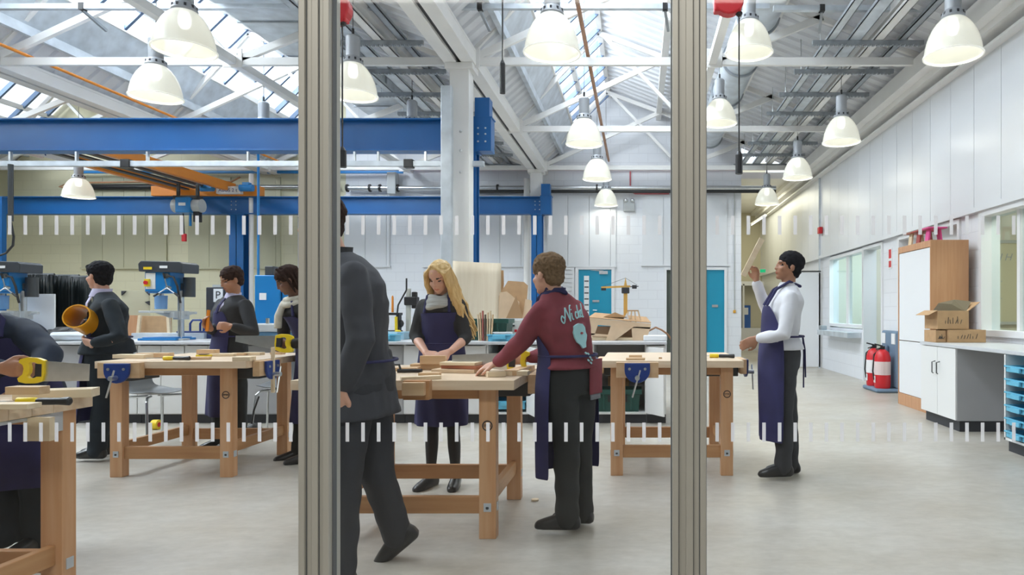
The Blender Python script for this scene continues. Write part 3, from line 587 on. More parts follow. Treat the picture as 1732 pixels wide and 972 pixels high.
# posters and clutter down the corridor
k = 0
for x, z, wd, ht, m, lab in ((2.83, 1.75, .16, .36, 'poster_blue', 'tall blue and white poster on the corridor end wall'), (3.35, 1.05, .5, .75, 'poster_deep', 'plain deep blue notice board at the corridor end'),
                             (3.02, 1.30, .22, .40, 'poster_pale', 'pale blue sheet pinned at the corridor end')):
    c = {'poster_blue': (.12, .32, .62), 'poster_deep': (.03, .12, .42), 'poster_pale': (.45, .6, .8)}[m]
    o = thing('poster', lab, 'poster', (x, 21.96, z)); MB().box(-wd/2, wd/2, -.01, .02, -ht/2, ht/2).build('sheet', mat(m, c, .5), o); MB().box(-wd*.35, wd*.35, -.014, -.009, ht*.1, ht*.4).build('printed_panel', M_paper, o)
o = thing('display_case', 'white glazed display frame at the far corridor end', 'cabinet', (3.35, 21.6, 0))
mb = MB(); mb.box(-.9, .7, 0, .35, 2.05, 2.18); mb.box(-.9, -.84, 0, .35, 0, 2.1); mb.box(-.05, 0, 0, .35, .7, 2.1); mb.box(.64, .7, 0, .35, 0, 2.1); mb.box(-.84, .64, 0, .35, 0, .7); mb.build('frame', M_white2, o)
o = thing('metal_locker', 'dark grey locker standing in the corridor behind the boy in white', 'locker', (2.55, 20.5, 0)); MB().box(-.15, .15, -.2, .2, 0, 1.75).build('body', M_galvd, o, bevel=.01); MB().box(-.13, .13, -.215, -.2, .05, 1.7).build('door', M_dark, o)
o = thing('exit_sign', 'small green exit light in the corridor beyond the raised hand', 'sign', tuple(W(1290, 458, 18))); MB().box(-.08, .08, -.02, .02, -.05, .05).build('housing', M_white2, o); MB().box(-.07, .07, -.025, -.02, -.04, .04).build('sign_face', mat('exit_green', (.0, .35, .12), .5, emit=(0, .5, .2, .6)), o)
o = thing('strip_light', 'tilted white strip light glowing in the far corridor', 'lamp', tuple(W(1279, 371, 18.5))); MB().bar((-.15, 0, -.13), (.25, 0, .13), .12, .05).build('housing', M_white2, o); MB().bar((-.13, -.005, -.15), (.27, -.005, .11), .09, .03).build('tube', mat('lit_strip', (1,1,1), .5, emit=(1,1,.95,3)), o)
# white open door leaf at the wall corner and dark edge strip
d_ = thing('door_4', None, None, (3.40, 14.75, 0)); d_['kind'] = 'structure'
struct(MB().box(0, .54, 0, .05, .02, 2.06).build('door_leaf', M_white2, d_, bevel=.004)); struct(MB().box(0.0, .54, .0, .06, 2.07, 2.10).build('door_track', M_dark, d_))
struct(MB().box(WXR-.075, WXR-.041, 14.75, 14.79, 0, 4.3).build('trim_90', M_galv))
# hatch window on right wall
def wallframe(mb, y0, y1, z0, z1, t=.06, p=.03, dp=.16, sill=True):
    i = .006; y0 += i; y1 -= i; z1 -= i
    mb.box(WXR-p, WXR+dp, y0-t, y0, z0-(t if sill else 0), z1+t); mb.box(WXR-p, WXR+dp, y1, y1+t, z0-(t if sill else 0), z1+t); mb.box(WXR-p, WXR+dp, y0, y1, z1, z1+t)
    if sill: mb.box(WXR-p, WXR+dp, y0, y1, z0-t, z0)
w_ = thing('window_7', None, None); w_['kind'] = 'structure'
mb = MB(); wallframe(mb, 12.05, 14.1, .98, 2.28); mb.box(WXR+.02, WXR+.1, 13.0, 13.12, .98, 2.28); struct(mb.build('window_frame', M_white2, w_, bevel=.004))
struct(MB().box(WXR+.05, WXR+.058, 12.05, 14.1, .98, 2.28).build('glass_pane', M_wglass, w_))
o = thing('hatch_counter', 'grey metal shelf under the serving hatch window', 'shelf', (WXR-.12, 13.0, .80)); MB().box(-.14, .115, -.85, 1.2, -.06, .04).build('shelf_board', M_galv, o, bevel=.006); MB().box(-.12, .0, .95, 1.12, .04, .13).build('shutter_guide', M_galvd, o, bevel=.01)
# recessed doorway with teal door edge
d_ = thing('door_5', None, None); d_['kind'] = 'structure'
mb = MB(); wallframe(mb, 11.1, 11.97, 0, 2.30, .05, .03, .2, False); struct(mb.build('door_frame', M_white2, d_)); struct(MB().box(WXR+.05, WXR+.75, 11.12, 11.17, .01, 2.28).build('door_leaf', M_teal, d_)); struct(MB().box(WXR+.20, WXR+.30, 11.17, 11.2, .95, 1.15).build('door_handle', M_steel, d_))
d_ = thing('door_6', None, None); d_['kind'] = 'structure'
mb = MB(); wallframe(mb, 8.45, 10.35, 0, 2.30, .06, .03, .2, False); struct(mb.build('door_frame', M_white2, d_)); struct(MB().box(WXR+.12, WXR+.17, 8.45, 10.35, 0, 2.30).build('door_leaf', M_white2, d_))
w_ = thing('window_8', None, None); w_['kind'] = 'structure'
mb = MB(); wallframe(mb, 5.36, 7.84, 1.0, 2.30, .07, .04, .18); mb.box(WXR+.05, WXR+.12, 7.2, 7.26, 1.0, 2.30); struct(mb.build('window_frame', M_white2, w_, bevel=.004)); struct(MB().box(WXR+.08, WXR+.088, 5.36, 7.84, 1.0, 2.3).build('glass_pane', M_wglass, w_))
# whiteboard in the side room behind the window
o = thing('whiteboard', 'cream whiteboard with faint handwriting seen through the side window', 'whiteboard', (5.35, 9.585, 1.55))
MB().box(-1.1, 1.1, 0, .02, -.48, .62).build('board', mat('board_cream', (.62, .58, .42), .5), o); mb = MB(); frame_rect(mb, -1.1, 1.1, -.48, .62, -.02, .01, .04); mb.box(-1.14, 1.14, -.06, .01, -.52, -.48); mb.build('board_frame', M_mgrey, o)
for i, (s, x, z) in enumerate((('W  H H', -.35, .42), ('. E .', -.35, .12), ('Ne E..', -.42, -.12))): text_mesh('handwriting', s, .14, M_galvd, o, (x, -.004, z), (1, 0, 0), (0, 0, 1), .001, shear=.3)
# fire sign
o = thing('fire_notice', 'narrow red and white fire notice on the wall left of the tall cupboard', 'sign', (WXR-.005, 10.75, 2.05)); MB().box(-.006, .004, -.07, .07, -.16, .16).build('plate', M_paper, o)
MB().box(-.008, -.006, -.05, .05, .0, .14).build('red_symbol', M_red, o); MB().box(-.008, -.006, -.05, .05, -.14, -.04).build('red_symbol', M_red, o)
o = thing('fire_alarm_call_point', 'small red sounder on the cladding near the wall corner', 'alarm', (WXR-.08, 14.6, 2.95)); MB().box(-.05, .03, -.07, .07, -.07, .07).build('housing', M_red, o, bevel=.01)
# extinguishers on stand
st = thing('extinguisher_stand', 'grey moulded extinguisher stand against the wall by the doorway', 'stand', (3.78, 10.48, 0))
mb = MB(); mb.box(-.24, .15, -.34, .34, 0, .06); mb.box(.06, .15, -.32, .32, .06, .92); mb.box(-.02, .06, -.03, .03, .06, .7); mb.build('stand_body', mat('stand_grey_blue', (.16, .24, .34), .5), st, bevel=.03)
for y in (-.2, .2): MB().box(.05, .06, y-.07, y+.07, .72, .88).build('notice_plate', M_paper, st)
for i, (y, lab) in enumerate(((10.30, 'red fire extinguisher nearer the tall cupboard, on the grey stand'), (10.66, 'red fire extinguisher nearer the doorway, on the grey stand'))):
    o = thing('fire_extinguisher', lab, 'extinguisher', (3.68, y, .062), group='fire extinguishers')
    MB().lathe([(0, 0), (.11, 0), (.118, .03), (.118, .46), (.09, .54), (.04, .58), (0, .58)], n=24).build('cylinder', M_red, o, smooth=True)
    mb = MB(); mb.box(-.03, .03, -.02, .02, .58, .63); mb.bar((0, 0, .63), (-.12, 0, .66), .02); mb.bar((0, 0, .61), (-.1, 0, .58), .015); mb.build('valve_handle', M_black, o)
    MB().tube([(-.02, 0, .6), (-.10, .08, .5), (-.13, .05, .25), (-.12, .02, .12)], .012, 8).build('hose', M_black, o, smooth=True)
    mb = MB(); mb.lathe([(.1185, .20), (.120, .20), (.120, .40), (.1185, .40)], n=24); mb.box(-.121, -.1195, -.04, .04, .08, .18); mb.build('label_sticker', M_paper if i else mat('extinguisher_label', (.75, .62, .60), .5), o)
# tall wooden cupboard
o = thing('tall_cupboard', 'tall oak-sided cupboard with white tambour front against the right wall', 'cupboard', (3.42, 8.0, 0))
mb = MB(); mb.box(0, .45, 0, .02, 0.0, 2.05); mb.box(0, .45, .98, 1.0, 0.0, 2.05); mb.box(0, .45, .02, .98, 1.97, 2.05); mb.box(0, .45, .02, .98, 0, .15); mb.box(.43, .45, .02, .98, .15, 1.97); mb.build('carcass', M_glowwood, o, bevel=.003)
MB().box(.008, .03, .02, .98, .155, .83).build('lower_door', M_white2, o, bevel=.003); MB().box(.008, .03, .02, .98, .84, 1.965).build('upper_door', M_white2, o, bevel=.003)
MB().tube([(-.004, .2, .08), (.01, .2, .08)], .015, 10).build('lock', M_dark, o)
# stool-like pink and wood models on top
for i, (dy, col, lab) in enumerate(((.85, 'pine', 'small brown wooden stool model on top of the tall cupboard'), (.60, 'brown', 'reddish wooden stool model in the middle on top of the tall cupboard'), (.33, 'pink', 'bright pink stool model at the front on top of the tall cupboard'))):
    m = {'pine': mat('stool_brown', (.35, .12, .08), .5), 'brown': mat('stool_red_brown', (.42, .08, .07), .5), 'pink': mat('stool_pink', (.75, .08, .32), .4)}[col]
    o = thing('model_stool', lab, 'model', (3.60, 8.0+dy, 2.05), group='stool models on the cupboard')
    MB().box(-.12, .12, -.12, .12, .16, .18).build('seat', m, o, bevel=.008)
    for sx in (-1, 1): MB().bar((sx*.08, 0, 0), (sx*.06, 0, .16), .02, .1).build('leg', m if col != 'pine' else M_blockl, o)
# base cupboard, worktop, tray unit
o = thing('base_cupboard', 'white double-door base cupboard under the side worktop', 'cupboard', (3.18, 6.85, 0))
mb = MB(); mb.box(.02, .60, 0, .02, .11, .835); mb.box(.02, .60, .82, .84, .11, .835); mb.box(.02, .6, .02, .82, .11, .13); mb.box(.58, .6, .02, .82, .13, .835); mb.build('carcass', M_grey, o)
for y in (.0, .42): d = MB().box(0, .018, y+.003, y+.417, .115, .835).build('door', M_cab, o, bevel=.002); MB().tube([(-.02, y+(.36 if y == 0 else .05), .55), (-.035, y+(.36 if y == 0 else .05), .56), (-.035, y+(.36 if y == 0 else .05), .67), (-.0, y+(.36 if y == 0 else .05), .68)], .006, 6).build('handle', M_dark, d)
MB().box(.05, .56, .02, .82, 0, .11).build('plinth', M_kick, o)
solo(MB().box(-.39, .39, -1.5, 1.45, -.015, .02), 'side_worktop', M_lamgrey, 'long pale grey worktop along the right wall below the side window', 'worktop', (3.56, 6.25, .855), bevel=.004)
o = thing('tray_unit', 'open white tray unit holding sky blue trays at the right edge', 'cupboard', (3.17, 5.0, 0))
mb = MB(); 
for y in (.04, .48, .90): mb.box(0, .5, y, y+.02, .10, .835)
mb.box(0, .5, .04, .92, .10, .12); mb.box(.48, .5, .04, .92, .12, .83); mb.build('carcass', M_cab, o); MB().box(.04, .45, .04, .92, 0, .10).build('plinth', M_kick, o)
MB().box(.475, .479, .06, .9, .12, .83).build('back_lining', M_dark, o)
def tray(label, loc, rz=0, s=(.40, .32, .12), m=None, group=None):
    o = thing('storage_tray', label, 'tray', loc, rz, group); a, b, h = s; m = m or M_trayb; t = .006
    mb = MB(); mb.box(-a/2+.015, a/2-.015, -b/2+.015, b/2-.015, 0, t); 
    for sx in (-1, 1): mb.box(sx*(a/2-.015)-t/2, sx*(a/2-.015)+t/2, -b/2+.015, b/2-.015, 0, h); mb.box(-a/2+.015, a/2-.015, sx*(b/2-.015)-t/2, sx*(b/2-.015)+t/2, 0, h)
    mb.build('tray_body', m, o, bevel=.004)
    mb = MB(); mb.box(-a/2, a/2, -b/2, -b/2+.02, h-.014, h); mb.box(-a/2, a/2, b/2-.02, b/2, h-.014, h); mb.box(-a/2, -a/2+.02, -b/2+.02, b/2-.02, h-.014, h); mb.box(a/2-.02, a/2, -b/2+.02, b/2-.02, h-.014, h); mb.build('lip', m, o, bevel=.003)
    MB().box(-.07, .07, -b/2-.02, -b/2, h-.05, h-.01).build('pull', m, o, bevel=.005); return o
tr0 = None
for c, y in enumerate((.27, .70)):
    for r in range(6):
        lab = 'sky blue tray in the open unit, %s row, %s column' % (['bottom', 'second', 'third', 'fourth', 'fifth', 'top'][r], ['front', 'rear'][c])
        loc = (3.35, 5.0+y, .13+.112*r)
        tr0 = tray(lab, loc, -pi/2, (.40, .39, .055), group='trays in the side unit') if tr0 is None else tr0
        if not (c == 0 and r == 0): dup(tr0, loc, -pi/2, lab)
# cardboard boxes on the side worktop
def cbox(label, loc, rz, s, open_=False, marks=True, m=None):
    o = thing('cardboard_box', label, 'box', loc, rz); a, b, h = s; m = m or M_card
    mb = MB()
    if open_: 
        t = .006; mb.box(-a/2, a/2, -b/2, -b/2+t, 0, h); mb.box(-a/2, a/2, b/2-t, b/2, 0, h); mb.box(-a/2, -a/2+t, -b/2+t, b/2-t, 0, h); mb.box(a/2-t, a/2, -b/2+t, b/2-t, 0, h); mb.box(-a/2, a/2, -b/2, b/2, 0, t)
    else: mb.box(-a/2, a/2, -b/2, b/2, 0, h)
    mb.build('box_body', m, o, bevel=.003)
    if open_:
        for (p, q) in (((-a/2, -b/2, h), (-a/2-.10, -b/2, h-.05)), ((a/2, b/2, h), (a/2+.12, b/2, h+.09))):
            MB().add([(p[0], -b/2, p[2]), (p[0], b/2, p[2]), (q[0], b/2, q[2]), (q[0], -b/2, q[2]), (p[0], -b/2, p[2]+.004), (p[0], b/2, p[2]+.004), (q[0], b/2, q[2]+.004), (q[0], -b/2, q[2]+.004)], [(0,1,2,3), (7,6,5,4), (0,4,5,1), (1,5,6,2), (2,6,7,3), (3,7,4,0)]).build('flap', m, o)
    else: MB().box(-a/2-.002, a/2+.002, -.02, .02, h, h+.002).build('packing_tape', mat('packing_tape', (.45, .27, .13), .3), o)
    if marks:
        mb = MB(); rr = random.Random(int(a*1000))
        for q in range(7): x = -a*.25+q*a*.08; mb.bar((x, -b/2-.002, h*.3), (x+rr.uniform(-.01, .02), -b/2-.002, h*(.45+rr.random()*.25)), .004)
        mb.build('pen_marks', M_dark, o)
    return o
cbox('wide brown cardboard box lying flat on the side worktop', (3.52, 7.47, .877), .0, (.40, .32, .135))
cbox('small cardboard carton under the upper box at the worktop end', (3.255, 7.50, .877), .0, (.11, .30, .13))
o_ = cbox('open brown cardboard box stacked on the flat box', (3.38, 7.50, 1.018), 0.02, (.34, .32, .20), True)
o = thing('model_landscape', 'crumpled green and brown card model poking from the open box', 'model', (3.41, 7.50, 1.17))
mb = MB(); mb.add([(-.14, -.12, .03), (.13, -.12, .03), (.13, .12, .03), (-.13, .12, .04), (-.16, -.1, .13), (-.02, -.10, .12), (.06, .0, .17), (.22, -.05, .15), (.10, .1, .06)], [(0,1,2,3), (0,4,5,1), (4,5,6), (1,5,6,7), (3,2,8), (0,3,4), (6,8,7)]); c = mb.build('card_sheet', M_cardl if False else mat('dark_card', (.20, .16, .10), .7), o)
sm = c.modifiers.new('thick', 'SOLIDIFY'); sm.thickness = .01
MB().ell((-.03, -.02, .03), (.11, .09, .05), 14).build('green_base', mat('model_green', (.03, .13, .05), .7, var=.3, scale=30), o)
# ------------------------------------------------------------------ long island counter
CYF, CYB, CT = 7.35, 8.75, .85
solo(MB().box(W(88, 0, 7.3).x, W(1128, 0, 7.3).x, 0, CYB-7.28, -.03, 0), 'island_worktop', M_lamgrey, 'long pale grey worktop running behind the wooden workbenches', 'worktop', (0, 7.28, .885), bevel=.004)
def unit(pa, pb, kind, label):
    x0, x1 = W(pa, 0, CYF).x, W(pb, 0, CYF).x; wd = x1-x0; o = thing('counter_cupboard', label, 'cupboard', (x0, CYF, 0), group='cupboards of the long counter')
    mb = MB(); mb.box(.003, .02, .02, .6, .10, CT); mb.box(wd-.02, wd-.003, .02, .6, .10, CT); mb.box(.02, wd-.02, .02, .6, .10, .12); mb.box(.02, wd-.02, .58, .6, .12, CT); mb.build('carcass', M_cab if kind != 'grey' else M_grey, o)
    MB().box(.003, wd-.003, .06, .5, 0, .10).build('plinth', M_kick, o)
    if kind == 'door': MB().box(.006, wd-.006, 0, .018, .11, CT-.01).build('door', M_cab, o, bevel=.002)
    if kind == 'two':
        for a, b in ((.006, wd/2-.003), (wd/2+.003, wd-.006)): MB().box(a, b, 0, .018, .11, CT-.01).build('door', M_cab, o, bevel=.002)
    if kind == 'grey': MB().box(.02, wd-.02, .015, .03, .11, CT-.01).build('recessed_panel', M_grey, o)
    if kind == 'shelf': MB().box(.02, wd-.02, .03, .58, .56, .585).build('shelf', M_cab, o); MB().box(.02, wd-.02, .57, .579, .12, CT).build('back_lining', M_grey, o)
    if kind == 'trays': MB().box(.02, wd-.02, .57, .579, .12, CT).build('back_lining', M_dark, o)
    return o
U = [(90, 150, 'grey', 'grey-fronted counter unit at far left behind the boy with the pipe'), (150, 232, 'two', 'white two-door counter unit under the left plank pile'), (232, 312, 'two', 'white two-door counter unit under the pillar drill'),
     (312, 392, 'two', 'white two-door counter unit behind the boy in the dark blazer'), (392, 505, 'grey', 'grey-fronted counter unit below the blue machine'), (505, 600, 'grey', 'grey-fronted counter unit behind the left glazing post'), (600, 682, 'grey', 'grey-fronted counter unit left of the blonde girl'),
     (682, 736, 'door', 'white single-door counter unit behind the left arm of the blonde girl'), (736, 822, 'door', 'white single-door counter unit right of the blonde girl'), (822, 893, 'trays', 'open counter unit filled with blue trays'),
     (893, 1001, 'door', 'white counter unit hidden behind the boy in maroon'), (1001, 1094, 'shelf', 'open counter unit with a green crate on its floor'), (1094, 1127, 'door', 'narrow white counter unit at the end of the long counter')]
for u in U: unit(*u)
for px, ang, lab in ((893, -1.15, 'open white cupboard door swung out left of the boy in maroon'), (1094, -1.0, 'open white cupboard door swung out beside the green crate')):
    x = W(px, 0, CYF).x; o = thing('cupboard_door', lab, 'door', (x, CYF-.005, 0), ang); MB().box(0, .34, -.018, 0, .12, CT-.02).build('door_panel', M_cab, o, bevel=.002); MB().box(.01, .06, .0, .02, .25, .31).build('hinge', M_steel, o)
g0 = None
for i, z in enumerate((.15, .31, .47, .63)):
    lab = 'blue tray in the open counter unit, %s from the bottom' % ['first', 'second', 'third', 'fourth'][i]; loc = (W(857, 0, CYF).x, CYF+.22, z)
    if g0 is None: g0 = tray(lab, loc, 0, (.40, .38, .09), group='trays in the counter unit')
    else: dup(g0, loc, 0, lab)
def crate(label, loc, s, rz=0):
    o = thing('storage_crate', label, 'crate', loc, rz); a, b, h = s; t = .01
    mb = MB()
    def wall(x0, y0, x1, y1, x2, y2, x3, y3): pass
    rings = [[(sx*(a/2-i)*k, sy*(b/2-i)*k, z) for sx, sy in ((-1,-1), (1,-1), (1,1), (-1,1))] for i, k, z in ((0, .92, 0), (0, 1, h), (t, 1, h), (t, .92, t))]
    mb.loft([[Vector(p) for p in r] for r in rings], True); mb.build('crate_body', M_green, o)
    mb = MB(); mb.box(-a/2-.015, a/2+.015, -b/2-.015, -b/2+.005, h-.05, h); mb.box(-a/2-.015, a/2+.015, b/2-.005, b/2+.015, h-.05, h); mb.box(-a/2-.015, -a/2+.005, -b/2, b/2, h-.05, h); mb.box(a/2-.005, a/2+.015, -b/2, b/2, h-.05, h)
    for x in (-a*.3, 0, a*.3): mb.box(x-.012, x+.012, -b/2-.01, -b/2+.02, .02, h-.04)
    mb.build('rim', M_green, o, bevel=.004)
    for x in (-a*.18, a*.18): MB().box(x-.015, x+.015, -b/2-.02, -b/2-.005, h*.45, h*.75).build('clip', M_black, o)
    return o
x = W(1044, 0, CYF).x
crate('dark green plastic crate on the floor of the open counter unit', (x, CYF+.25, .12), (.50, .36, .24))
solo(MB().box(-.12, .12, -.05, .05, 0, .34), 'cardboard_box', M_card, 'small brown box standing behind the green crate', 'box', (x+.0, CYF+.515, .125), bevel=.003)
# ---- things on the island
def P(px, py, y): p = W(px, py, y); return (p.x, p.y, .886)
def drill(loc, label, rz=0):
    o = thing('pillar_drill', label, 'drill', loc, rz)
    mb = MB(); mb.box(-.34, .26, -.22, .26, 0, .035); mb.box(-.30, .22, -.18, .22, .035, .05); mb.build('base', M_mblue, o, bevel=.01)
    MB().tube([(.12, .1, .03), (.12, .1, .80)], .045, 20).build('column', M_steel, o, smooth=True)
    mb = MB(); mb.box(-.34, .06, -.20, .20, .44, .475); mb.box(.04, .12, -.06, .1, .36, .46); mb.prism([(.02, .36), (.08, .44), (-.20, .44)], -.03, .03, 'Y'); mb.build('table', M_mgrey, o, bevel=.006)
    mb = MB(); mb.box(.04, .20, .03, .19, .33, .47); mb.tube([(.20, .1, .40), (.30, .1, .43)], .014, 8); mb.box(.26, .36, .07, .13, .42, .46); mb.build('table_bracket', M_mgrey, o, bevel=.01)
    mb = MB(); mb.box(-.27, .13, -.16, .17, .78, 1.10); mb.box(-.24, .11, -.14, .15, .755, .78); mb.build('head_casting', M_mblue, o, bevel=.015)
    mb = MB(); mb.prism([(-.33, 1.10), (.34, 1.08), (.345, 1.22), (.30, 1.255), (-.30, 1.27), (-.34, 1.22)], -.21, .21, 'Y'); mb.build('belt_cover', mat('belt_cover_black', (.045, .05, .06), .35), o, bevel=.012)
    MB().box(-.25, -.12, -.217, -.21, 1.13, 1.17).build('warning_label', M_yel, o); MB().box(.0, .12, -.217, -.21, 1.15, 1.19).build('name_plate', M_paper, o)
    MB().box(-.25, -.10, -.167, -.16, .82, 1.08).build('control_panel', M_paper, o)
    sw = MB().box(-.25, -.17, -.21, -.167, .86, .98).build('switch_box', M_yel, o, bevel=.008); MB().tube([(-.21, -.21, .92), (-.21, -.235, .92)], .03, 14).build('stop_button', M_red, sw)
    MB().tube([(-.12, 0, .76), (-.12, 0, .68)], .032, 14).build('quill', M_steel, o, smooth=True); MB().tube([(-.12, 0, .68), (-.12, 0, .60), (-.12, 0, .58), (-.12, 0, .50)], [.026, .022, .005, .004], 12).build('chuck', M_steel, o, smooth=True)
    gd = mixtrans('clear_blue_guard', (.25, .5, .85), .55, .15) if 'clear_blue_guard' not in MATS else MATS['clear_blue_guard']
    mb = MB(); mb.lathe([(.085, .50), (.09, .72), (.087, .72), (.082, .50), (.085, .50)], (-.12, -.01, 0), 20); mb.build('chuck_guard', gd, o, smooth=True)
    mb = MB(); c = Vector((.10, -.19, .84)); mb.tube([c, c+Vector((0, .05, 0))], .035, 14)
    for t in (100, 215, 325): mb.tube([c, c+Vector((cos(radians(t))*.22, -.02, sin(radians(t))*.22))], .009, 8)
    mb.build('feed_handle', M_steel, o, smooth=True)
    mb = MB()
    for t in (100, 215, 325): e = c+Vector((cos(radians(t))*.22, -.02, sin(radians(t))*.22)); f = c+Vector((cos(radians(t))*.15, -.014, sin(radians(t))*.15)); mb.tube([f, e, e+(e-f)*.25], [.014, .018, .014], 10)
    mb.build('handle_grip', M_black, o, smooth=True)
    MB().tube([(.24, .12, .70), (.24, .12, 1.02)], .085, 20).build('motor', M_dark, o, smooth=True); MB().box(.14, .2, .06, .18, .82, .92).build('motor_bracket', M_dark, o)
    MB().tube([(.10, -.17, 1.03), (.20, -.19, 1.01), (.26, -.19, .86), (.28, -.17, .66), (.28, -.15, .60)], .016, 8).build('flexible_conduit', M_black, o, smooth=True)
    MB().tube([(.28, -.15, .60), (.28, -.13, .04)], .010, 8).build('depth_rod', M_steel, o, smooth=True)
    MB().box(.20, .34, -.17, -.02, .0, .03).build('foot_bracket', M_mgrey, o); MB().tube([(.08, -.18, 1.03), (.08, -.16, 1.03)], .04, 16).build('return_spring_cap', M_steel, o)
    return o
dr = drill(P(286, 0, 7.75), 'blue and black pillar drill standing on the counter left of the boy in the blazer')
dr.scale = (.72, .72, .70)
dup(dr, P(17, 0, 7.75), 0, 'blue and black pillar drill at the far left edge of view')
# support counter for the leftmost drill
o = thing('side_counter', 'pale grey counter carrying the far left pillar drill and whiteboard', 'worktop', (-8.2, 7.3, 0)); MB().box(-1.2, 1.85, 0, 1.5, .855, .885).build('top_board', M_lamgrey, o, bevel=.004); MB().box(-1.15, 1.82, .05, 1.4, .1, .855).build('front_panel', M_grey, o); MB().box(-1.15, 1.82, .1, 1.3, 0, .1).build('plinth', M_kick, o)
# boards, planks
def plank(pa, pb, pt, pbot, y, t, m, label, name='timber_board', lean=0.0, cat='board'):
    a = W(pa, pbot, y); a.z = max(a.z, .886) if pbot > 569 or True else a.z; a.z = .886; b = W(pb, pt, y); o = solo(MB().box(0, b.x-a.x, 0, t, 0, b.z-a.z), name, m, label, cat, (a.x, y, a.z), bevel=.003)
    o.rotation_euler = (-lean, 0, 0); return o
bk_ = plank(205, 252, 491, 560, 8.55, .02, mat('cream_board', (.50, .47, .33), .6), 'cream backing board with black corner protectors behind the counter')
for (u, v, su, sv) in ((205, 492, 1, 1), (252, 492, -1, 1), (252, 516, -1, -1)):
    a = W(u, v, 8.53)-bk_.location; q = .055; MB().prism([(a.x, a.z), (a.x+su*q, a.z), (a.x, a.z-sv*q)] if sv > 0 else [(a.x, a.z), (a.x+su*q, a.z+.04), (a.x, a.z+q)], -.02, -.002, 'Y').build('corner_protector', M_kick, bk_)
plank(208, 236, 533, 583, 8.35, .02, M_glowwood, 'brown plywood offcut leaning at the left of the plank pile', lean=.0)
plank(237, 289, 534, 583, 8.28, .02, M_card, 'wide brown board leaning behind the pillar drill')
o = plank(229, 234, 533, 583, 8.2, .03, M_blockl, 'thin pale batten leaning against the brown boards'); o.rotation_euler = (0, .10, 0)
o = plank(283, 288, 535, 583, 8.2, .03, M_blockl, 'thin pale batten leaning right of the wide brown board'); o.rotation_euler = (0, -.06, 0)
plank(222, 345, 563, 578, 8.1, .18, M_galv, 'low grey metal box running along the back of the counter', 'metal_box', cat='box')
o = plank(45, 92, 497, 582, 8.0, .02, M_paper, 'white board standing on the counter near the black curtain', 'whiteboard', cat='whiteboard')
# black curtain behind
def curtain(pa, pb, pt, pbot, y, label):
    a = W(pa, pbot, y); b = W(pb, pt, y); o = thing('welding_curtain', label, 'curtain', (a.x, y, a.z)); n = 60; wd = b.x-a.x; h = b.z-a.z
    rings = []
    for i in range(9):
        z = h*i/8; rings.append([Vector((wd*j/n, .05*sin(j*1.1+.3*sin(i*.7))*(1.1-.3*i/8)+.02*sin(j*2.7), z)) for j in range(n+1)])
    c = MB().loft(rings, False, closed=False).build('cloth', mat('black_glossy_curtain', (.008, .014, .016), .3), o, smooth=True); c.modifiers.new('thick', 'SOLIDIFY').thickness = .006
    MB().tube([(-.05, 0, h), (wd+.05, 0, h)], .018, 8).build('rail', M_dark, o)
curtain(42, 86, 464, 669, 9.6, 'glossy black curtain hung behind the white board'); curtain(86, 128, 466, 668.5, 9.80, 'glossy black curtain in the middle of the welding rail'); curtain(128, 150, 468, 669, 9.6, 'glossy black curtain nearest the boy with the pipe')
o = thing('bin_bag', 'crumpled black bag lying on the counter left of the boy with the pipe', 'bag', P(112, 0, 7.8)); mb = MB()
for q in range(6): mb.ell((-.12+.05*q, .02*sin(q*2), .05+.02*cos(q*3)), (.12, .12, .06+.015*(q % 3)), 12)
b_ = mb.build('bag_body', M_black, o, smooth=True)
o = thing('metal_duct_offcut', 'short grey duct piece lying on the counter by the black bag', 'duct', P(118, 0, 7.45)); MB().tube([(-.18, 0, .05), (.2, .02, .055)], .05, 16).build('duct_body', M_galv, o, smooth=True)
# far machines: black box and blue cabinet
o = thing('machine_guard', 'black machine guard with a white parking-style P plate behind the boy in the blazer', 'machine', P(362, 0, 8.3)); MB().box(-.10, .12, 0, .2, 0, .62).build('guard_body', M_kick, o, bevel=.01); pl_ = MB().box(.0, .11, -.012, 0, .44, .60).build('sign_plate', M_paper, o); text_mesh('lettering', 'P', .13, M_ink, pl_, (.055, -.014, .52), (1,0,0), (0,0,1)); MB().box(-.02, .14, 0, .2, .62, .65).build('top_plate', M_mgrey, o)
o = thing('machine_cabinet', 'bright blue steel machine cabinet with grey controls left of the leaning pupil', 'cabinet', P(455, 0, 8.0)); MB().box(-.17, .13, 0, .3, 0, .75).build('cabinet_body', M_mblue, o, bevel=.01); MB().box(.14, .32, .02, .3, .0, .70).build('side_door', M_mblue, o, bevel=.01)
MB().box(-.08, .02, .05, .2, .75, .86).build('motor_box', M_dark, o, bevel=.01); MB().box(-.11, -.03, -.006, 0, .46, .54).build('warning_label', M_paper, o); MB().box(.13, .17, -.03, 0, .28, .40).build('isolator', M_mgrey, o)
o = thing('lathe', 'pale grey bench lathe bed with red stop button on the counter', 'lathe', P(458, 0, 7.6)); MB().box(-.18, .42, -.1, .15, 0, .10).build('bed', M_mblue if False else mat('lathe_bed_blue_grey', (.10, .22, .34), .4), o, bevel=.01); MB().box(-.2, .42, -.13, .16, .10, .19).build('headstock', M_mgrey, o, bevel=.015)
MB().tube([(-.14, -.14, .15), (-.14, -.165, .15)], .03, 14).build('stop_button', M_red, o); MB().tube([(.02, -.1, .19), (.02, -.1, .25)], .02, 10).build('knob', M_steel, o)
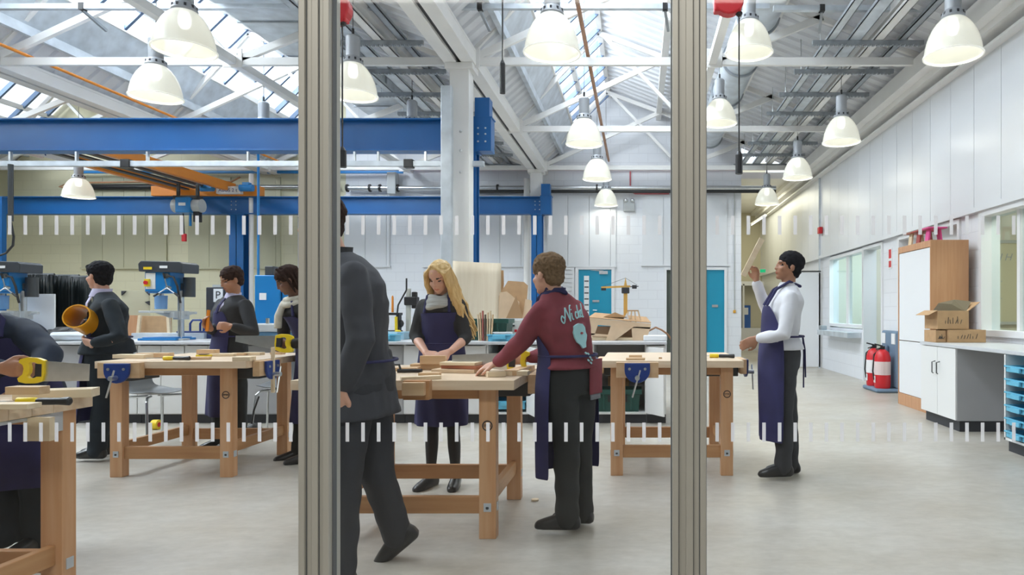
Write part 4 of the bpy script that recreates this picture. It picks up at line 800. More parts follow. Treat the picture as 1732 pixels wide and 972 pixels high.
for k_, px in enumerate((333, 350)): 
    solo(MB().tube([(-.08, 0, 0), (-.08, 0, .09), (-.05, 0, .13), (.05, 0, .13), (.08, 0, .09), (.08, 0, 0)], .012, 8), 'pipe_hoop', M_vice, ['navy pipe hoop on the counter nearest the pillar drill', 'navy pipe hoop on the counter behind the hands of the boy in the blazer'][k_], 'hoop', (W(px, 0, 8.2).x, 8.2, .886+.09), smooth=True)
solo(MB().box(-.3, .3, -.05, .05, 0, .09), 'tool_rack', mat('rack_navy', (.02, .04, .16), .5), 'low navy tool rack under the pipe hoops', 'rack', (W(345, 0, 8.2).x, 8.2, .886), bevel=.005)
# between posts: bench stand drill, tins, trays
o = thing('drill_stand', 'pale column drill stand with black fittings left of the blonde girl', 'drill', P(690, 0, 8.2))
MB().box(-.14, .14, -.12, .12, 0, .03).build('base', M_dark, o, bevel=.01); MB().box(-.02, .03, -.02, .03, .03, .60).build('column', mat('stand_cream', (.62, .63, .58), .4), o, bevel=.006); mb = MB(); mb.box(-.03, .12, -.06, .06, .40, .50); mb.tube([(.08, 0, .36), (.08, 0, .56)], .035, 12); mb.build('motor', M_black, o, bevel=.01)
mb = MB(); mb.bar((0, -.05, .58), (-.10, -.05, .40), .015); mb.bar((-.1, -.05, .4), (-.12, -.05, .22), .015); mb.bar((0, -.05, .58), (0, -.05, .72), .015); mb.ell((-.08, -.05, .18), (.05, .04, .05), 12); mb.build('lever', M_black, o)
o = thing('tool_rest', 'black tiered tool holder beside the drill stand', 'rack', P(664, 0, 8.15)); mb = MB(); mb.box(-.1, .1, -.06, .06, .28, .31); mb.box(-.09, -.075, -.05, .05, 0, .28); mb.box(.075, .09, -.05, .05, 0, .28); mb.box(-.1, .1, -.06, .06, .08, .1); mb.build('rack_body', M_black, o)
solo(MB().tube([(0, 0, 0), (0, 0, .18), (0, 0, .2)], [.014, .012, .006], 10), 'chisel', M_orange, 'tool with orange handle upright in the black tool holder', 'chisel', (W(664, 0, 8.15).x, 8.15, 1.20), smooth=True)
solo(MB().tube([(0, 0, 0), (0, 0, .16)], .016, 10), 'chisel', M_yel, 'tool with yellow handle upright below the tool holder', 'chisel', (W(670, 0, 8.0).x, 8.0, .99), smooth=True)
o = thing('glue_tin', 'small yellow tin on the counter by the drill stand', 'tin', (W(673, 0, 7.9).x, 7.9, .886)); MB().lathe([(0, 0), (.035, 0), (.035, .10), (.02, .11), (0, .11)], n=18).build('tin_body', M_yel, o, smooth=True); MB().lathe([(.0355, .02), (.036, .02), (.036, .06), (.0355, .06)], n=18).build('label_band', M_paper, o)
tray('sky blue tray on the counter behind the walking adult', P(655, 0, 7.5), 0, (.26, .2, .075)); tray('pale blue tray stacked behind on the counter left of the blonde girl', P(668, 0, 7.95), 0, (.3, .22, .09), mat('pale_blue_tray', (.35, .55, .68), .4))
tray('sky blue tray on the counter right of the plywood and slats', P(848, 0, 7.5), 0, (.27, .24, .075))
for q, (lab, z) in enumerate((('white booklet on top of the sky blue tray', .0), ('smaller white booklet beneath the top booklet', -.012))): solo(MB().box(-.1+.02*q, .1, -.07, .07, 0, .01), 'booklet', M_paper, lab, 'booklet', (W(850, 0, 7.5).x, 7.5, .886+.075+.0125+z), bevel=.001)
# plywood, cardboard, crates
o = thing('plywood_sheet', 'large pale plywood sheet standing behind the blonde girl', 'plywood', (W(764, 0, 8.4).x, 8.4, .886)); rings = []
for i in range(7):
    z = .95*i/6; rings.append([Vector((.60*j/8+.0*z, .10*sin(j/8*pi)*.6+z*.05, z*(1+.0*j)-(.03*(j/8) if i == 6 else 0))) for j in range(9)])
c = MB().loft(rings, False, closed=False).build('sheet', M_ply, o, smooth=True); c.modifiers.new('t', 'SOLIDIFY').thickness = .008
crate('dark green crate on the counter in front of the plywood sheet', P(822, 0, 7.85), (.56, .36, .24))
slat_m = [M_blockl, M_block, mat('slat_red', (.45, .12, .10), .6), mat('slat_dark', (.15, .10, .08), .6), M_cardl]
for q in range(7):
    o = solo(MB().box(-.006, .006, -.02, .02, 0, .29+.02*(q % 3)), 'timber_strip', slat_m[q % 5], '%s thin wood slat standing before the green counter crate' % ['leftmost', 'second', 'third', 'middle', 'fifth', 'sixth', 'rightmost'][q], 'slat', (W(809+3.4*q, 0, 7.5).x, 7.55, .887), group='thin slats by the green crate'); o.rotation_euler = (0, .02*(q-3), 0)
o = thing('white_carton', 'white printed carton on the counter below the cardboard pieces', 'box', P(868, 0, 8.1)); MB().box(-.17, .17, 0, .25, 0, .22).build('box_body', mat('off_white_card', (.66, .66, .62), .6), o, bevel=.003)
for i, xx in enumerate((-.03, .03, .09)): MB().box(xx-.015, xx+.015, -.004, 0, .08, .11).build('printed_mark', M_red if i == 1 else M_dark, o)
MB().box(-.11, .02, -.004, 0, .15, .165).build('printed_mark', M_dark, o)
def cutcard(poly, y, m, label, lean=.1):
    c = [W(a, b, y) for a, b in poly]; x0 = c[0].x; z0 = min(p.z for p in c); o = solo(MB().prism([(p.x-x0, p.z-z0) for p in c], 0, .008, 'Y'), 'cardboard_sheet', m, label, 'cardboard', (x0, y, z0), group='cut cardboard sheets'); o.rotation_euler = (-lean, 0, 0); return o
cutcard([(845, 456), (850, 456), (851, 480), (846, 540)], 8.42, M_card, 'narrow cardboard strip behind the plywood edge')
cutcard([(843, 538), (843, 500), (858, 474), (885, 476), (892, 482), (889, 536)], 8.3, M_card, 'large irregular cardboard sheet leaning at the back of the pile')
cutcard([(843, 538), (844, 494), (856, 492), (878, 510), (874, 538)], 8.22, M_cardl, 'paler torn cardboard sheet leaning in the middle of the pile', .12)
cutcard([(856, 538), (872, 500), (884, 538)], 8.16, mat('card_dark', (.40, .24, .12), .75), 'darker triangular cardboard sheet at the front of the pile', .14)
cutcard([(884, 538), (888, 505), (899, 508), (897, 538)], 8.2, M_cardl, 'small cardboard flap beside the blue post', .1)
# card model vehicle + tower crane
o = thing('card_model', 'large pale card and plywood model structure with cut windows on the counter', 'model', P(1048, 0, 7.75))
def PZ(px, py, y=7.7): p = W(px, py, y); return (p.x-o.location.x, p.z-o.location.z)
def quad(name, pts, y, m, t=.012): return MB().prism([PZ(a, b) for a, b in pts], y, y+t, 'Y').build(name, m, o)
quad('side_panel', [(996, 537), (1101, 547), (1100, 556), (996, 548)], -.12, M_cardl); quad('side_panel', [(1068, 552), (1100, 553), (1092, 578), (1070, 575)], -.12, M_cardl)
quad('side_panel', [(1034, 550), (1072, 552), (1040, 575), (1024, 578)], -.13, M_cardl); quad('side_panel', [(996, 548), (1012, 549), (1006, 566), (990, 566)], -.12, M_cardl); quad('side_panel', [(990, 562), (1034, 566), (1034, 569), (990, 568)], -.12, M_cardl)
mb = MB(); a = PZ(996, 537); b = PZ(1101, 546); mb.add([(a[0], -.12, a[1]), (b[0], -.12, b[1]), (b[0]-.05, .25, b[1]+.06), (a[0]+.05, .25, a[1]+.05), (a[0], -.12, a[1]+.008), (b[0], -.12, b[1]+.008), (b[0]-.05, .25, b[1]+.068), (a[0]+.05, .25, a[1]+.058)], [(0,1,2,3), (7,6,5,4), (0,4,5,1), (1,5,6,2), (2,6,7,3), (3,7,4,0)]); mb.build('roof_sheet', M_card, o)
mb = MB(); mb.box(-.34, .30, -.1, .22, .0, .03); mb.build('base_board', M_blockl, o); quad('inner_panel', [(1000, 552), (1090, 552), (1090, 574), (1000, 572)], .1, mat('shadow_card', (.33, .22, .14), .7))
mb = MB(); a = PZ(1020, 536); b = PZ(1062, 537); c_ = PZ(1040, 528); mb.prism([a, b, c_], -.05, .1, 'Y'); mb.build('peak', M_card, o)
tc = thing('tower_crane_model', 'small wooden tower crane model standing on the card model', 'model', (W(1058, 0, 7.85).x, 7.85, W(0, 541, 7.85).z)); s_ = 7.85/F
MB().box(-.022, .022, -.022, .022, 0, 46*s_).build('mast', mat('crane_pine_yellow', (.72, .42, .10), .5), tc); MB().prism([(-.018, 58*s_), (.018, 58*s_), (0, 72*s_)], -.015, .015, 'Y').build('mast_peak', mat('crane_pine_yellow', (.72, .42, .10), .5), tc)
MB().box(-.045, .045, -.04, .04, 45*s_, 55*s_).build('cab', M_kick, tc, bevel=.008); MB().bar((-41*s_, 0, 55*s_), (8*s_, 0, 57*s_), .03, .022).build('jib', mat('crane_pine_yellow', (.72, .42, .10), .5), tc); MB().bar((0, 0, 56*s_), (22*s_, 0, 57*s_), .012, .01).build('counter_jib', M_dark, tc)
MB().box(11*s_, 19*s_, -.03, .03, 53*s_, 59*s_).build('counterweight', M_kick, tc, bevel=.005); MB().box(-41*s_, -33*s_, -.02, .02, 50*s_, 54*s_).build('trolley', M_kick, tc)
mb = MB(); mb.tube([(-38*s_, 0, 57*s_), (0, 0, 71*s_), (20*s_, 0, 59*s_)], .002, 5); mb.build('stay_wire', M_dark, tc)
o = thing('card_scaffold', 'little white and brown frame model beside the tower crane model', 'model', (W(1071, 0, 7.72).x, 7.72, W(0, 545, 7.72).z)); mb = MB()
for x in (-.09, -.03, .03, .09): mb.bar((x, 0, 0), (x*.6, .0, .13), .018)
mb.build('upright', M_cardl, o); MB().box(-.07, .06, -.01, .01, .125, .14).build('top_rail', M_card, o); MB().prism([(-.13, 0), (-.07, .11), (-.04, 0)], -.02, 0, 'Y').build('white_panel', M_paper, o)
solo(MB().box(-.13, .13, -.1, .1, 0, .06), 'parts_box', M_paper, 'small white box at the far end of the counter below the card model', 'box', (W(1108, 0, 7.6).x, 7.6, .886), bevel=.01)
o = thing('chain', 'brown chain heaped at the right end of the counter', 'chain', P(1112, 0, 7.9)); mb = MB(); mb.tube([(-.1, 0, .1), (-.02, 0, .14), (.05, 0, .11), (.12, 0, .06), (.16, 0, .0)], .012, 6); mb.build('links', M_copper, o)
# red conduit / pull switch on end wall
o = thing('pull_switch', 'yellow pull switch at the end of a conduit on the white wall corner', 'switch', (W(1242, 0, BY).x, BY-.02, W(0, 527, BY).z)); MB().box(-.03, .03, -.03, .01, -.03, .04).build('switch_body', mat('switch_amber', (.70, .35, .03), .5), o, bevel=.006); MB().tube([(0, 0, .04), (0, 0, 2.9)], .012, 6).build('conduit', M_mgrey, o)
# ------------------------------------------------------------------ chairs
def chair(loc, rz, label):
    o = thing('school_chair', label, 'chair', loc, rz, 'grey shell chairs')
    prof = [(-.20, .455, .19), (-.10, .44, .21), (.05, .435, .215), (.16, .455, .20), (.20, .50, .13), (.225, .58, .10), (.24, .66, .17), (.25, .74, .20), (.26, .82, .17)]
    rings = [[Vector((u*hw, y+(.02*u*u if z > .5 else 0)*-1, z+(.03*u*u if z < .5 else 0))) for u in [k/6-1 for k in range(13)]] for y, z, hw in prof]
    c = MB().loft(rings, False, closed=False).build('seat_shell', M_chair, o, smooth=True); c.modifiers.new('t', 'SOLIDIFY').thickness = .012; c.modifiers.new('s', 'SUBSURF').levels = 1
    for sx in (-1, 1):
        for sy in (-1, 1): MB().tube([(sx*.05, .02*sy, .425), (sx*.16, sy*.13, .425), (sx*.19, sy*.17, .39), (sx*.22, sy*.22, 0)], .011, 8).build('leg', M_steel, o, smooth=True)
    return o
ch = chair((W(262, 0, 6.35).x, 6.35, 0), radians(70), 'grey shell chair with metal legs behind the left workbench')
dup(ch, (W(478, 0, 6.9).x, 6.9, 0), radians(10), 'dark shell chair tucked behind the right end of the left workbench')
# ------------------------------------------------------------------ workbenches
def vice(parent_loc, rz, label, jaw=True):
    """faces -Y; origin at the bench-top edge, top surface level"""
    o = thing('bench_vice', label, 'vice', parent_loc, rz, 'blue woodworking vices')
    n = 12; poly = [(-.09, -.005), (.09, -.005)]+[(.09*cos(t), -.055-.09*sin(t)) for t in [pi*k/n for k in range(n+1)]]
    MB().prism(poly, -.075, -.055, 'Y').build('front_jaw', M_vice, o, bevel=.004)
    MB().box(-.15, .15, -.052, -.002, -.11, .0).build('wooden_cheek', M_beech, o, bevel=.003) if jaw else None
    for x in (-.055, .055): MB().tube([(x, -.072, -.045), (x, -.08, -.045)], .010, 10).build('bolt', M_steel, o)
    MB().tube([(0, -.05, -.105), (0, -.13, -.105)], .017, 14).build('screw', M_steel, o, smooth=True)
    MB().tube([(.02, -.118, -.05), (-.035, -.118, -.24)], .006, 8).build('tommy_bar', M_steel, o, smooth=True)
    MB().box(-.06, .06, .0, .28, -.135, -.06).build('slide_bars', M_dark, o, bevel=.004)
    return o
TZ = .85
def bench(cx, y0, label, nx=.81, ny=.78, ov=.14, ovf=.14, tsh=0.0):
    """y0 = front leg centre depth"""
    o = thing('workbench', label, 'workbench', (cx, y0+ny/2, 0), group='beech workbenches'); hx, hy = nx/2, ny/2; lw, ld = .045, .035
    for sx in (-1, 1):
        for sy in (-1, 1):
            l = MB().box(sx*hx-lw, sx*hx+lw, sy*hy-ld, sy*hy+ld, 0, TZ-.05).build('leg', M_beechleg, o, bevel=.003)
            for zz in (.165,):
                MB().box(sx*hx-.02, sx*hx+.02, sy*(hy+ld) if sy > 0 else sy*(hy+ld)-.004, sy*(hy+ld)+.004 if sy > 0 else sy*(hy+ld), zz-.02, zz+.025).build('bolt_plate', M_galv, l, bevel=.001)
                MB().ell((sx*hx, sy*(hy+ld+.005), zz), (.009, .006, .009), 8).build('bolt', M_dark, l)
                xq = sx*(hx+lw); MB().box(min(xq, xq+sx*.004), max(xq, xq+sx*.004), sy*hy-.018, sy*hy+.018, zz-.02, zz+.025).build('bolt_plate', M_galv, l, bevel=.001)
            if sy < 0 and sx > 0:
                yb = sy*(hy+ld)-.001; mb = MB(); n = 22
                mb.loft([[Vector((sx*hx+r*cos(2*pi*j/n), yb+dy, .60+r*sin(2*pi*j/n))) for j in range(n)] for r, dy in ((.024, 0), (.028, -.001), (.024, -.002), (.022, -.001), (.024, 0))], False)
                mb.build('stamped_ring', M_ink, l); text_mesh('stamp_lettering', 'EMIR', .019, M_ink, l, (sx*hx, yb-.001, .60), (1,0,0), (0,0,1))
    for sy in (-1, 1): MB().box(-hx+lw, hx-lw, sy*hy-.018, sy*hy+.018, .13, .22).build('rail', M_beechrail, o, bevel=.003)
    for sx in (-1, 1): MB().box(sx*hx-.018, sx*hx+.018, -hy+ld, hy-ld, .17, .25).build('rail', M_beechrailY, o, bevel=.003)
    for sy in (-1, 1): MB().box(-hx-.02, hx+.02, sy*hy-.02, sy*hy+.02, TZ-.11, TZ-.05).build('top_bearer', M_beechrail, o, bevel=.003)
    mb = MB(); y = -hy-ovf; wy = (ny+2*ovf)/8
    for k in range(8): mb.box(-hx-ov+tsh, hx+ov+tsh, y+wy*k+.0006, y+wy*(k+1)-.0006, TZ-.05, TZ)
    mb.build('tabletop', M_beechtop, o, bevel=.0015)
    return o
B2 = bench(-3.40, 5.0, 'left-hand beech workbench with a blue vice at each front corner', .80, .78, .14, .13, .06)
B3 = bench(-1.215, 3.65, 'central beech workbench between the blonde girl and the boy in maroon', .83, .76, .16, .14)
B4 = bench(.245, 5.05, 'right-hand beech workbench part hidden by the right glazing post', .81, .80, .11, .12)
B1 = bench(-2.835, 2.22, 'nearest beech workbench cut off by the left edge of view', .88, .60, .07, .09)
MB().box(.44, .50, -.12, .20, .785, .797).build('slide_plate', M_galv, B1)
MB().box(.485, .492, .20, .26, .72, .80).build('corner_bracket', M_galv, B1)
v0 = vice((-3.67, 4.87, TZ-.005), 0, 'blue vice on the front left corner of the left-hand workbench')
def vcopy(loc, rz, lab): dup(v0, loc, rz, lab)
vcopy((-2.80, 5.10, TZ-.005), pi/2, 'blue vice on the right side of the left-hand workbench')
vcopy((W(1078, 0, 4.9).x, 4.895, TZ-.005), 0, 'blue vice centred on the front of the right-hand workbench')
vcopy((-.265, 5.35, TZ-.005), -pi/2, 'blue vice seen edge-on at the left end of the right-hand workbench')
vcopy((.765, 5.3, TZ-.005), pi/2, 'blue vice on the right end of the right-hand workbench')
vcopy((-.635, 4.05, TZ-.005), pi/2, 'blue vice hanging off the right side of the central workbench')
# ---- loose things on the benches
def block(px, py, y, s, label, rz=0, m=None, z=None, name='wood_block', cat='wood block', group='loose wood offcuts on the benches'):
    p = W(px, py, y); return solo(MB().box(-s[0]/2, s[0]/2, -s[1]/2, s[1]/2, 0, s[2]), name, m or M_block, label, cat, (p.x, y, TZ+.001 if z is None else z), group, bevel=.002, rz=rz)
def chisel(x, y, z, rz, label, L=.13, col=None):
    o = thing('chisel', label, 'chisel', (x, y, z+.016), rz, 'yellow and black handled chisels')
    MB().tube([(-.02, 0, 0), (.04, 0, 0), (.05, 0, 0)], [.016, .016, .012], 12).build('yellow_collar', M_yel, o, smooth=True)
    MB().tube([(.045, 0, 0), (.06, 0, 0), (.12, 0, 0), (.165, 0, 0), (.17, 0, 0)], [.011, .014, .013, .016, .01], 12).build('black_grip', M_black, o, smooth=True)
    MB().box(-.02-L, -.01, -.009, .009, -.002, .002).build('blade', M_steel, o)
    return o
# left-hand bench
block(262, 600, 5.3, (.24, .08, .035), 'reddish block lying at the left end of the left-hand workbench', .1); block(225, 602, 5.2, (.26, .09, .03), 'pale block beside the chisel on the left-hand workbench', -.1, M_blockl)
block(352, 597, 5.5, (.14, .08, .05), 'upright reddish block below the hands of the boy in the blazer'); block(375, 598, 5.45, (.20, .06, .02), 'thin strip behind the blocks on the left-hand workbench', .1, M_blockl)
block(403, 598, 5.55, (.12, .06, .02), 'small flat offcut near the back of the left-hand workbench'); block(430, 598, 5.6, (.14, .07, .022), 'pale flat offcut at the back right of the left-hand workbench', 0, M_blockl)
block(330, 606, 5.05, (.20, .06, .02), 'slim strip at the front of the left-hand workbench', .15); block(413, 612, 4.93, (.12, .10, .03), 'pale block over the vice at the front right corner', .1, M_blockl)
block(442, 600, 5.1, (.022, .022, .34), 'upright pale batten clamped in the right vice of the left-hand workbench', 0, M_blockl, z=.60).location.x = -2.73
block(470, 597, 5.7, (.10, .06, .02), 'small block near the saw of the leaning pupil')
chisel(W(282, 0, 4.98).x, 4.98, TZ, 0, 'yellow and black chisel at the front of the left-hand workbench')
o = thing('marking_gauge', 'small yellow and black tape measure on the left-hand workbench', 'tool', (W(345, 0, 5.3).x, 5.3, TZ+.001)); MB().box(-.055, .055, -.02, .02, 0, .022).build('tool_body', M_yel, o, bevel=.006); MB().box(-.03, .03, -.021, .021, .022, .026).build('grip_pad', M_black, o)
# central bench
block(727, 636, 3.72, (.11, .06, .022), 'short block lying in the middle of the central workbench'); block(712, 632, 3.55, (.20, .05, .018), 'pale strip jutting over the front edge of the central workbench', .5, M_blockl)
o = thing('front_jaw_block', 'wooden vice jaws projecting from the front edge of the central workbench', 'vice', (W(702, 0, 3.38).x, 3.45, TZ-.001)); MB().box(-.065, .065, -.055, -.005, -.085, .012).build('outer_jaw', M_beechrail, o, bevel=.003); MB().box(-.06, .05, -.09, -.056, -.06, .005).build('inner_jaw', M_beech, o, bevel=.003)
block(690, 617, 4.10, (.13, .09, .02), 'flat offcut behind the black clamp on the central workbench', .1); block(728, 612, 4.20, (.22, .10, .035), 'thick board below the left hand of the blonde girl', .05, M_block)
block(742, 610, 4.22, (.06, .06, .08), 'small upright reddish block held by the blonde girl', 0, mat('redwood_block', (.42, .14, .07), .5)); block(733, 600, 4.15, (.15, .05, .05), 'pine block under the fist of the blonde girl', .05, M_block, z=TZ+.037)
block(775, 618, 4.00, (.26, .16, .02), 'flat pale board pile right of the blonde girl', -.15, M_cardl); block(788, 616, 4.02, (.24, .15, .02), 'reddish board resting on the pale board pile', -.35, mat('redwood_block', (.42, .14, .07), .5), z=TZ+.022); block(781, 612, 4.0, (.22, .12, .018), 'whitish board on top of the board pile', -.2, M_blockl, z=TZ+.043)
block(852, 633, 3.80, (.28, .08, .025), 'pale board steadied by the hand of the boy in maroon', .0, M_blockl); block(838, 640, 3.72, (.10, .07, .03), 'short pale block under the reaching hand', .45, M_blockl, z=TZ+.001); block(880, 622, 3.95, (.07, .38, .03), 'long board along the right edge of the central workbench', -.12, M_beech)
o = thing('g_clamp', 'black clamp with yellow end lying at the left of the central workbench', 'clamp', (W(678, 0, 3.95).x, 3.95, TZ+.012)); MB().tube([(-.02, 0, 0), (.12, .01, 0)], .011, 10).build('bar', M_black, o, smooth=True); MB().tube([(-.05, 0, .0), (-.04, 0, .035), (-.01, 0, .035), (0, 0, 0)], .007, 8).build('frame', M_black, o, smooth=True); MB().box(-.09, -.06, -.015, .015, -.01, .02).build('end_pad', M_yel, o, bevel=.004)
# right-hand bench
block(1075, 600, 5.25, (.10, .07, .022), 'small reddish block at the back of the right-hand workbench'); block(1075, 606, 5.02, (.14, .05, .015), 'flat offcut over the vice of the right-hand workbench')
chisel(W(1205, 0, 5.25).x, 5.25, TZ, -.2, 'yellow and black chisel at the right end of the right-hand workbench')
solo(MB().box(-.012, .012, -.012, .012, 0, .01), 'wood_block', M_card, 'tiny brown scrap on the right-hand workbench', 'wood block', (W(1117, 0, 5.15).x, 5.15, TZ+.001))
# nearest bench
block(97, 650, 2.80, (.26, .09, .035), 'long pale board lying across the nearest workbench', .35, M_blockl, z=TZ+.001); block(47, 662, 2.62, (.13, .05, .03), 'short block at the front of the nearest workbench', 0, M_block, z=TZ+.037)
block(8, 678, 2.48, (.22, .06, .02), 'flat pale strip at the left edge on the nearest workbench', 0, M_blockl)
chisel(W(40, 0, 2.56).x, 2.56, TZ, .05, 'yellow and black chisel on the nearest workbench', .14)
solo(MB().box(-.05, .05, -.012, .012, -.09, 0), 'wood_block', M_blockl, 'pale wood piece hanging in the vice under the nearest workbench', 'wood block', (-2.30, 2.62, TZ-.052))
# small debris on floor
solo(MB().lathe([(0, 0), (.022, .002), (.024, .012), (0, .016)], n=12), 'wood_shaving', M_blockl, 'small curl of wood shaving on the floor between the benches', 'debris', (W(905, 0, 4.35).x, 4.35, 0), smooth=True)
o = thing('dustpan_ball', 'small yellow and red roll on the floor behind the left-hand workbench', 'tape roll', (W(264, 0, 7.0).x, 7.0, 0.05)); MB().tube([(-.03, 0, 0), (.03, 0, 0)], .05, 18).build('outer_roll', M_yel, o, smooth=True); MB().tube([(-.032, 0, 0), (.032, 0, 0)], .025, 14).build('core', M_red, o)
# ------------------------------------------------------------------ people
def remeshed(mb, name, mats, parent, vox, it=3, post=None, matf=None):
    me = mb.mesh(name); t = bpy.data.objects.new('t', me); COL.objects.link(t)
    r = t.modifiers.new('r', 'REMESH'); r.mode = 'VOXEL'; r.voxel_size = vox; r.use_smooth_shade = True
    if it: s = t.modifiers.new('s', 'SMOOTH'); s.factor = .5; s.iterations = it
    bpy.context.view_layer.update(); m2 = bpy.data.meshes.new_from_object(t.evaluated_get(bpy.context.evaluated_depsgraph_get()))
    bpy.data.objects.remove(t); m2.name = name
    if post:
        for v in m2.vertices: v.co = post(v.co.copy())
    m2.materials.clear(); mats = mats if isinstance(mats, (list, tuple)) else [mats]
    for m in mats: m2.materials.append(m)
    if matf:
        for p in m2.polygons: p.material_index = matf(p.center)
    m2.shade_smooth()
    o = bpy.data.objects.new(name, m2); COL.objects.link(o); o.parent = parent; return o
def capsule(mb, pts, rad, n=14, flat=1.0, ref=None):
    pts = [Vector(p) for p in pts]; rad = list(rad)
    d0 = (pts[0]-pts[1]).normalized(); d1 = (pts[-1]-pts[-2]).normalized()
    P_ = [pts[0]+d0*rad[0]*.85, pts[0]+d0*rad[0]*.5]+pts+[pts[-1]+d1*rad[-1]*.5, pts[-1]+d1*rad[-1]*.85]
    R_ = [rad[0]*.45, rad[0]*.85]+rad+[rad[-1]*.85, rad[-1]*.45]
    return mb.tube(P_, R_, n, flat=flat, ref=ref)
def ring_e(c, lat, fw, a, b, n=24, p=2.3):
    out = []
    for j in range(n):
        t = 2*pi*j/n; ct, st = cos(t), sin(t)
        out.append(c+lat*a*(abs(ct)**(2/p))*(1 if ct >= 0 else -1)+fw*b*(abs(st)**(2/p))*(1 if st >= 0 else -1))
    return out
def basis(f, up=Vector((0,0,1))):
    f = f.normalized(); r = f.cross(up).normalized(); return r, f, r.cross(f).normalized()
def hand_mb(mb, wrist, d, nrm, curl, side, k=1.0, spread=.12, thumb=.7):
    """d: wrist->knuckles, nrm: back of hand, side: +1 thumb on +lat"""
    d = d.normalized(); lat = d.cross(nrm).normalized()*side; nrm = nrm-d*nrm.dot(d); nrm.normalize()
    A = ring_e
    mb.loft([A(wrist-d*.02*k, lat, nrm, .024*k, .017*k, 12), A(wrist+d*.02*k, lat, nrm, .030*k, .017*k, 12), A(wrist+d*.06*k, lat, nrm, .040*k, .015*k, 12), A(wrist+d*.088*k, lat, nrm, .038*k, .012*k, 12)], True)
    for i, (o, L3) in enumerate(((.028, (.040, .024, .019)), (.0095, (.044, .028, .020)), (-.0095, (.040, .026, .019)), (-.0275, (.032, .019, .017)))):
        p = wrist+d*.078*k+lat*o*k; pts = [p]; ang = 0; dd = d+lat*(o*spread*8)
        for j, l in enumerate(L3):
            ang += curl*(.75, 1.0, .7)[j]; q = (dd.normalized()*cos(ang)-nrm*sin(ang)); pts.append(pts[-1]+q*l*k)
        capsule(mb, pts, [.0095*k, .0092*k, .0085*k, .0075*k], 8)
    b = wrist+d*.028*k+lat*.026*k; q1 = (d*.65+lat*.75-nrm*.35*thumb).normalized(); q2 = (d*.9+lat*.15-nrm*.5*thumb).normalized(); q3 = (d*.9-lat*.25-nrm*.6*thumb).normalized()
    capsule(mb, [b-q1*.01, b+q1*.034*k, b+q1*.034*k+q2*.03*k, b+q1*.034*k+q2*.03*k+q3*.022*k], [.014*k, .0115*k, .0100*k, .0085*k], 8)
HAIR = {}
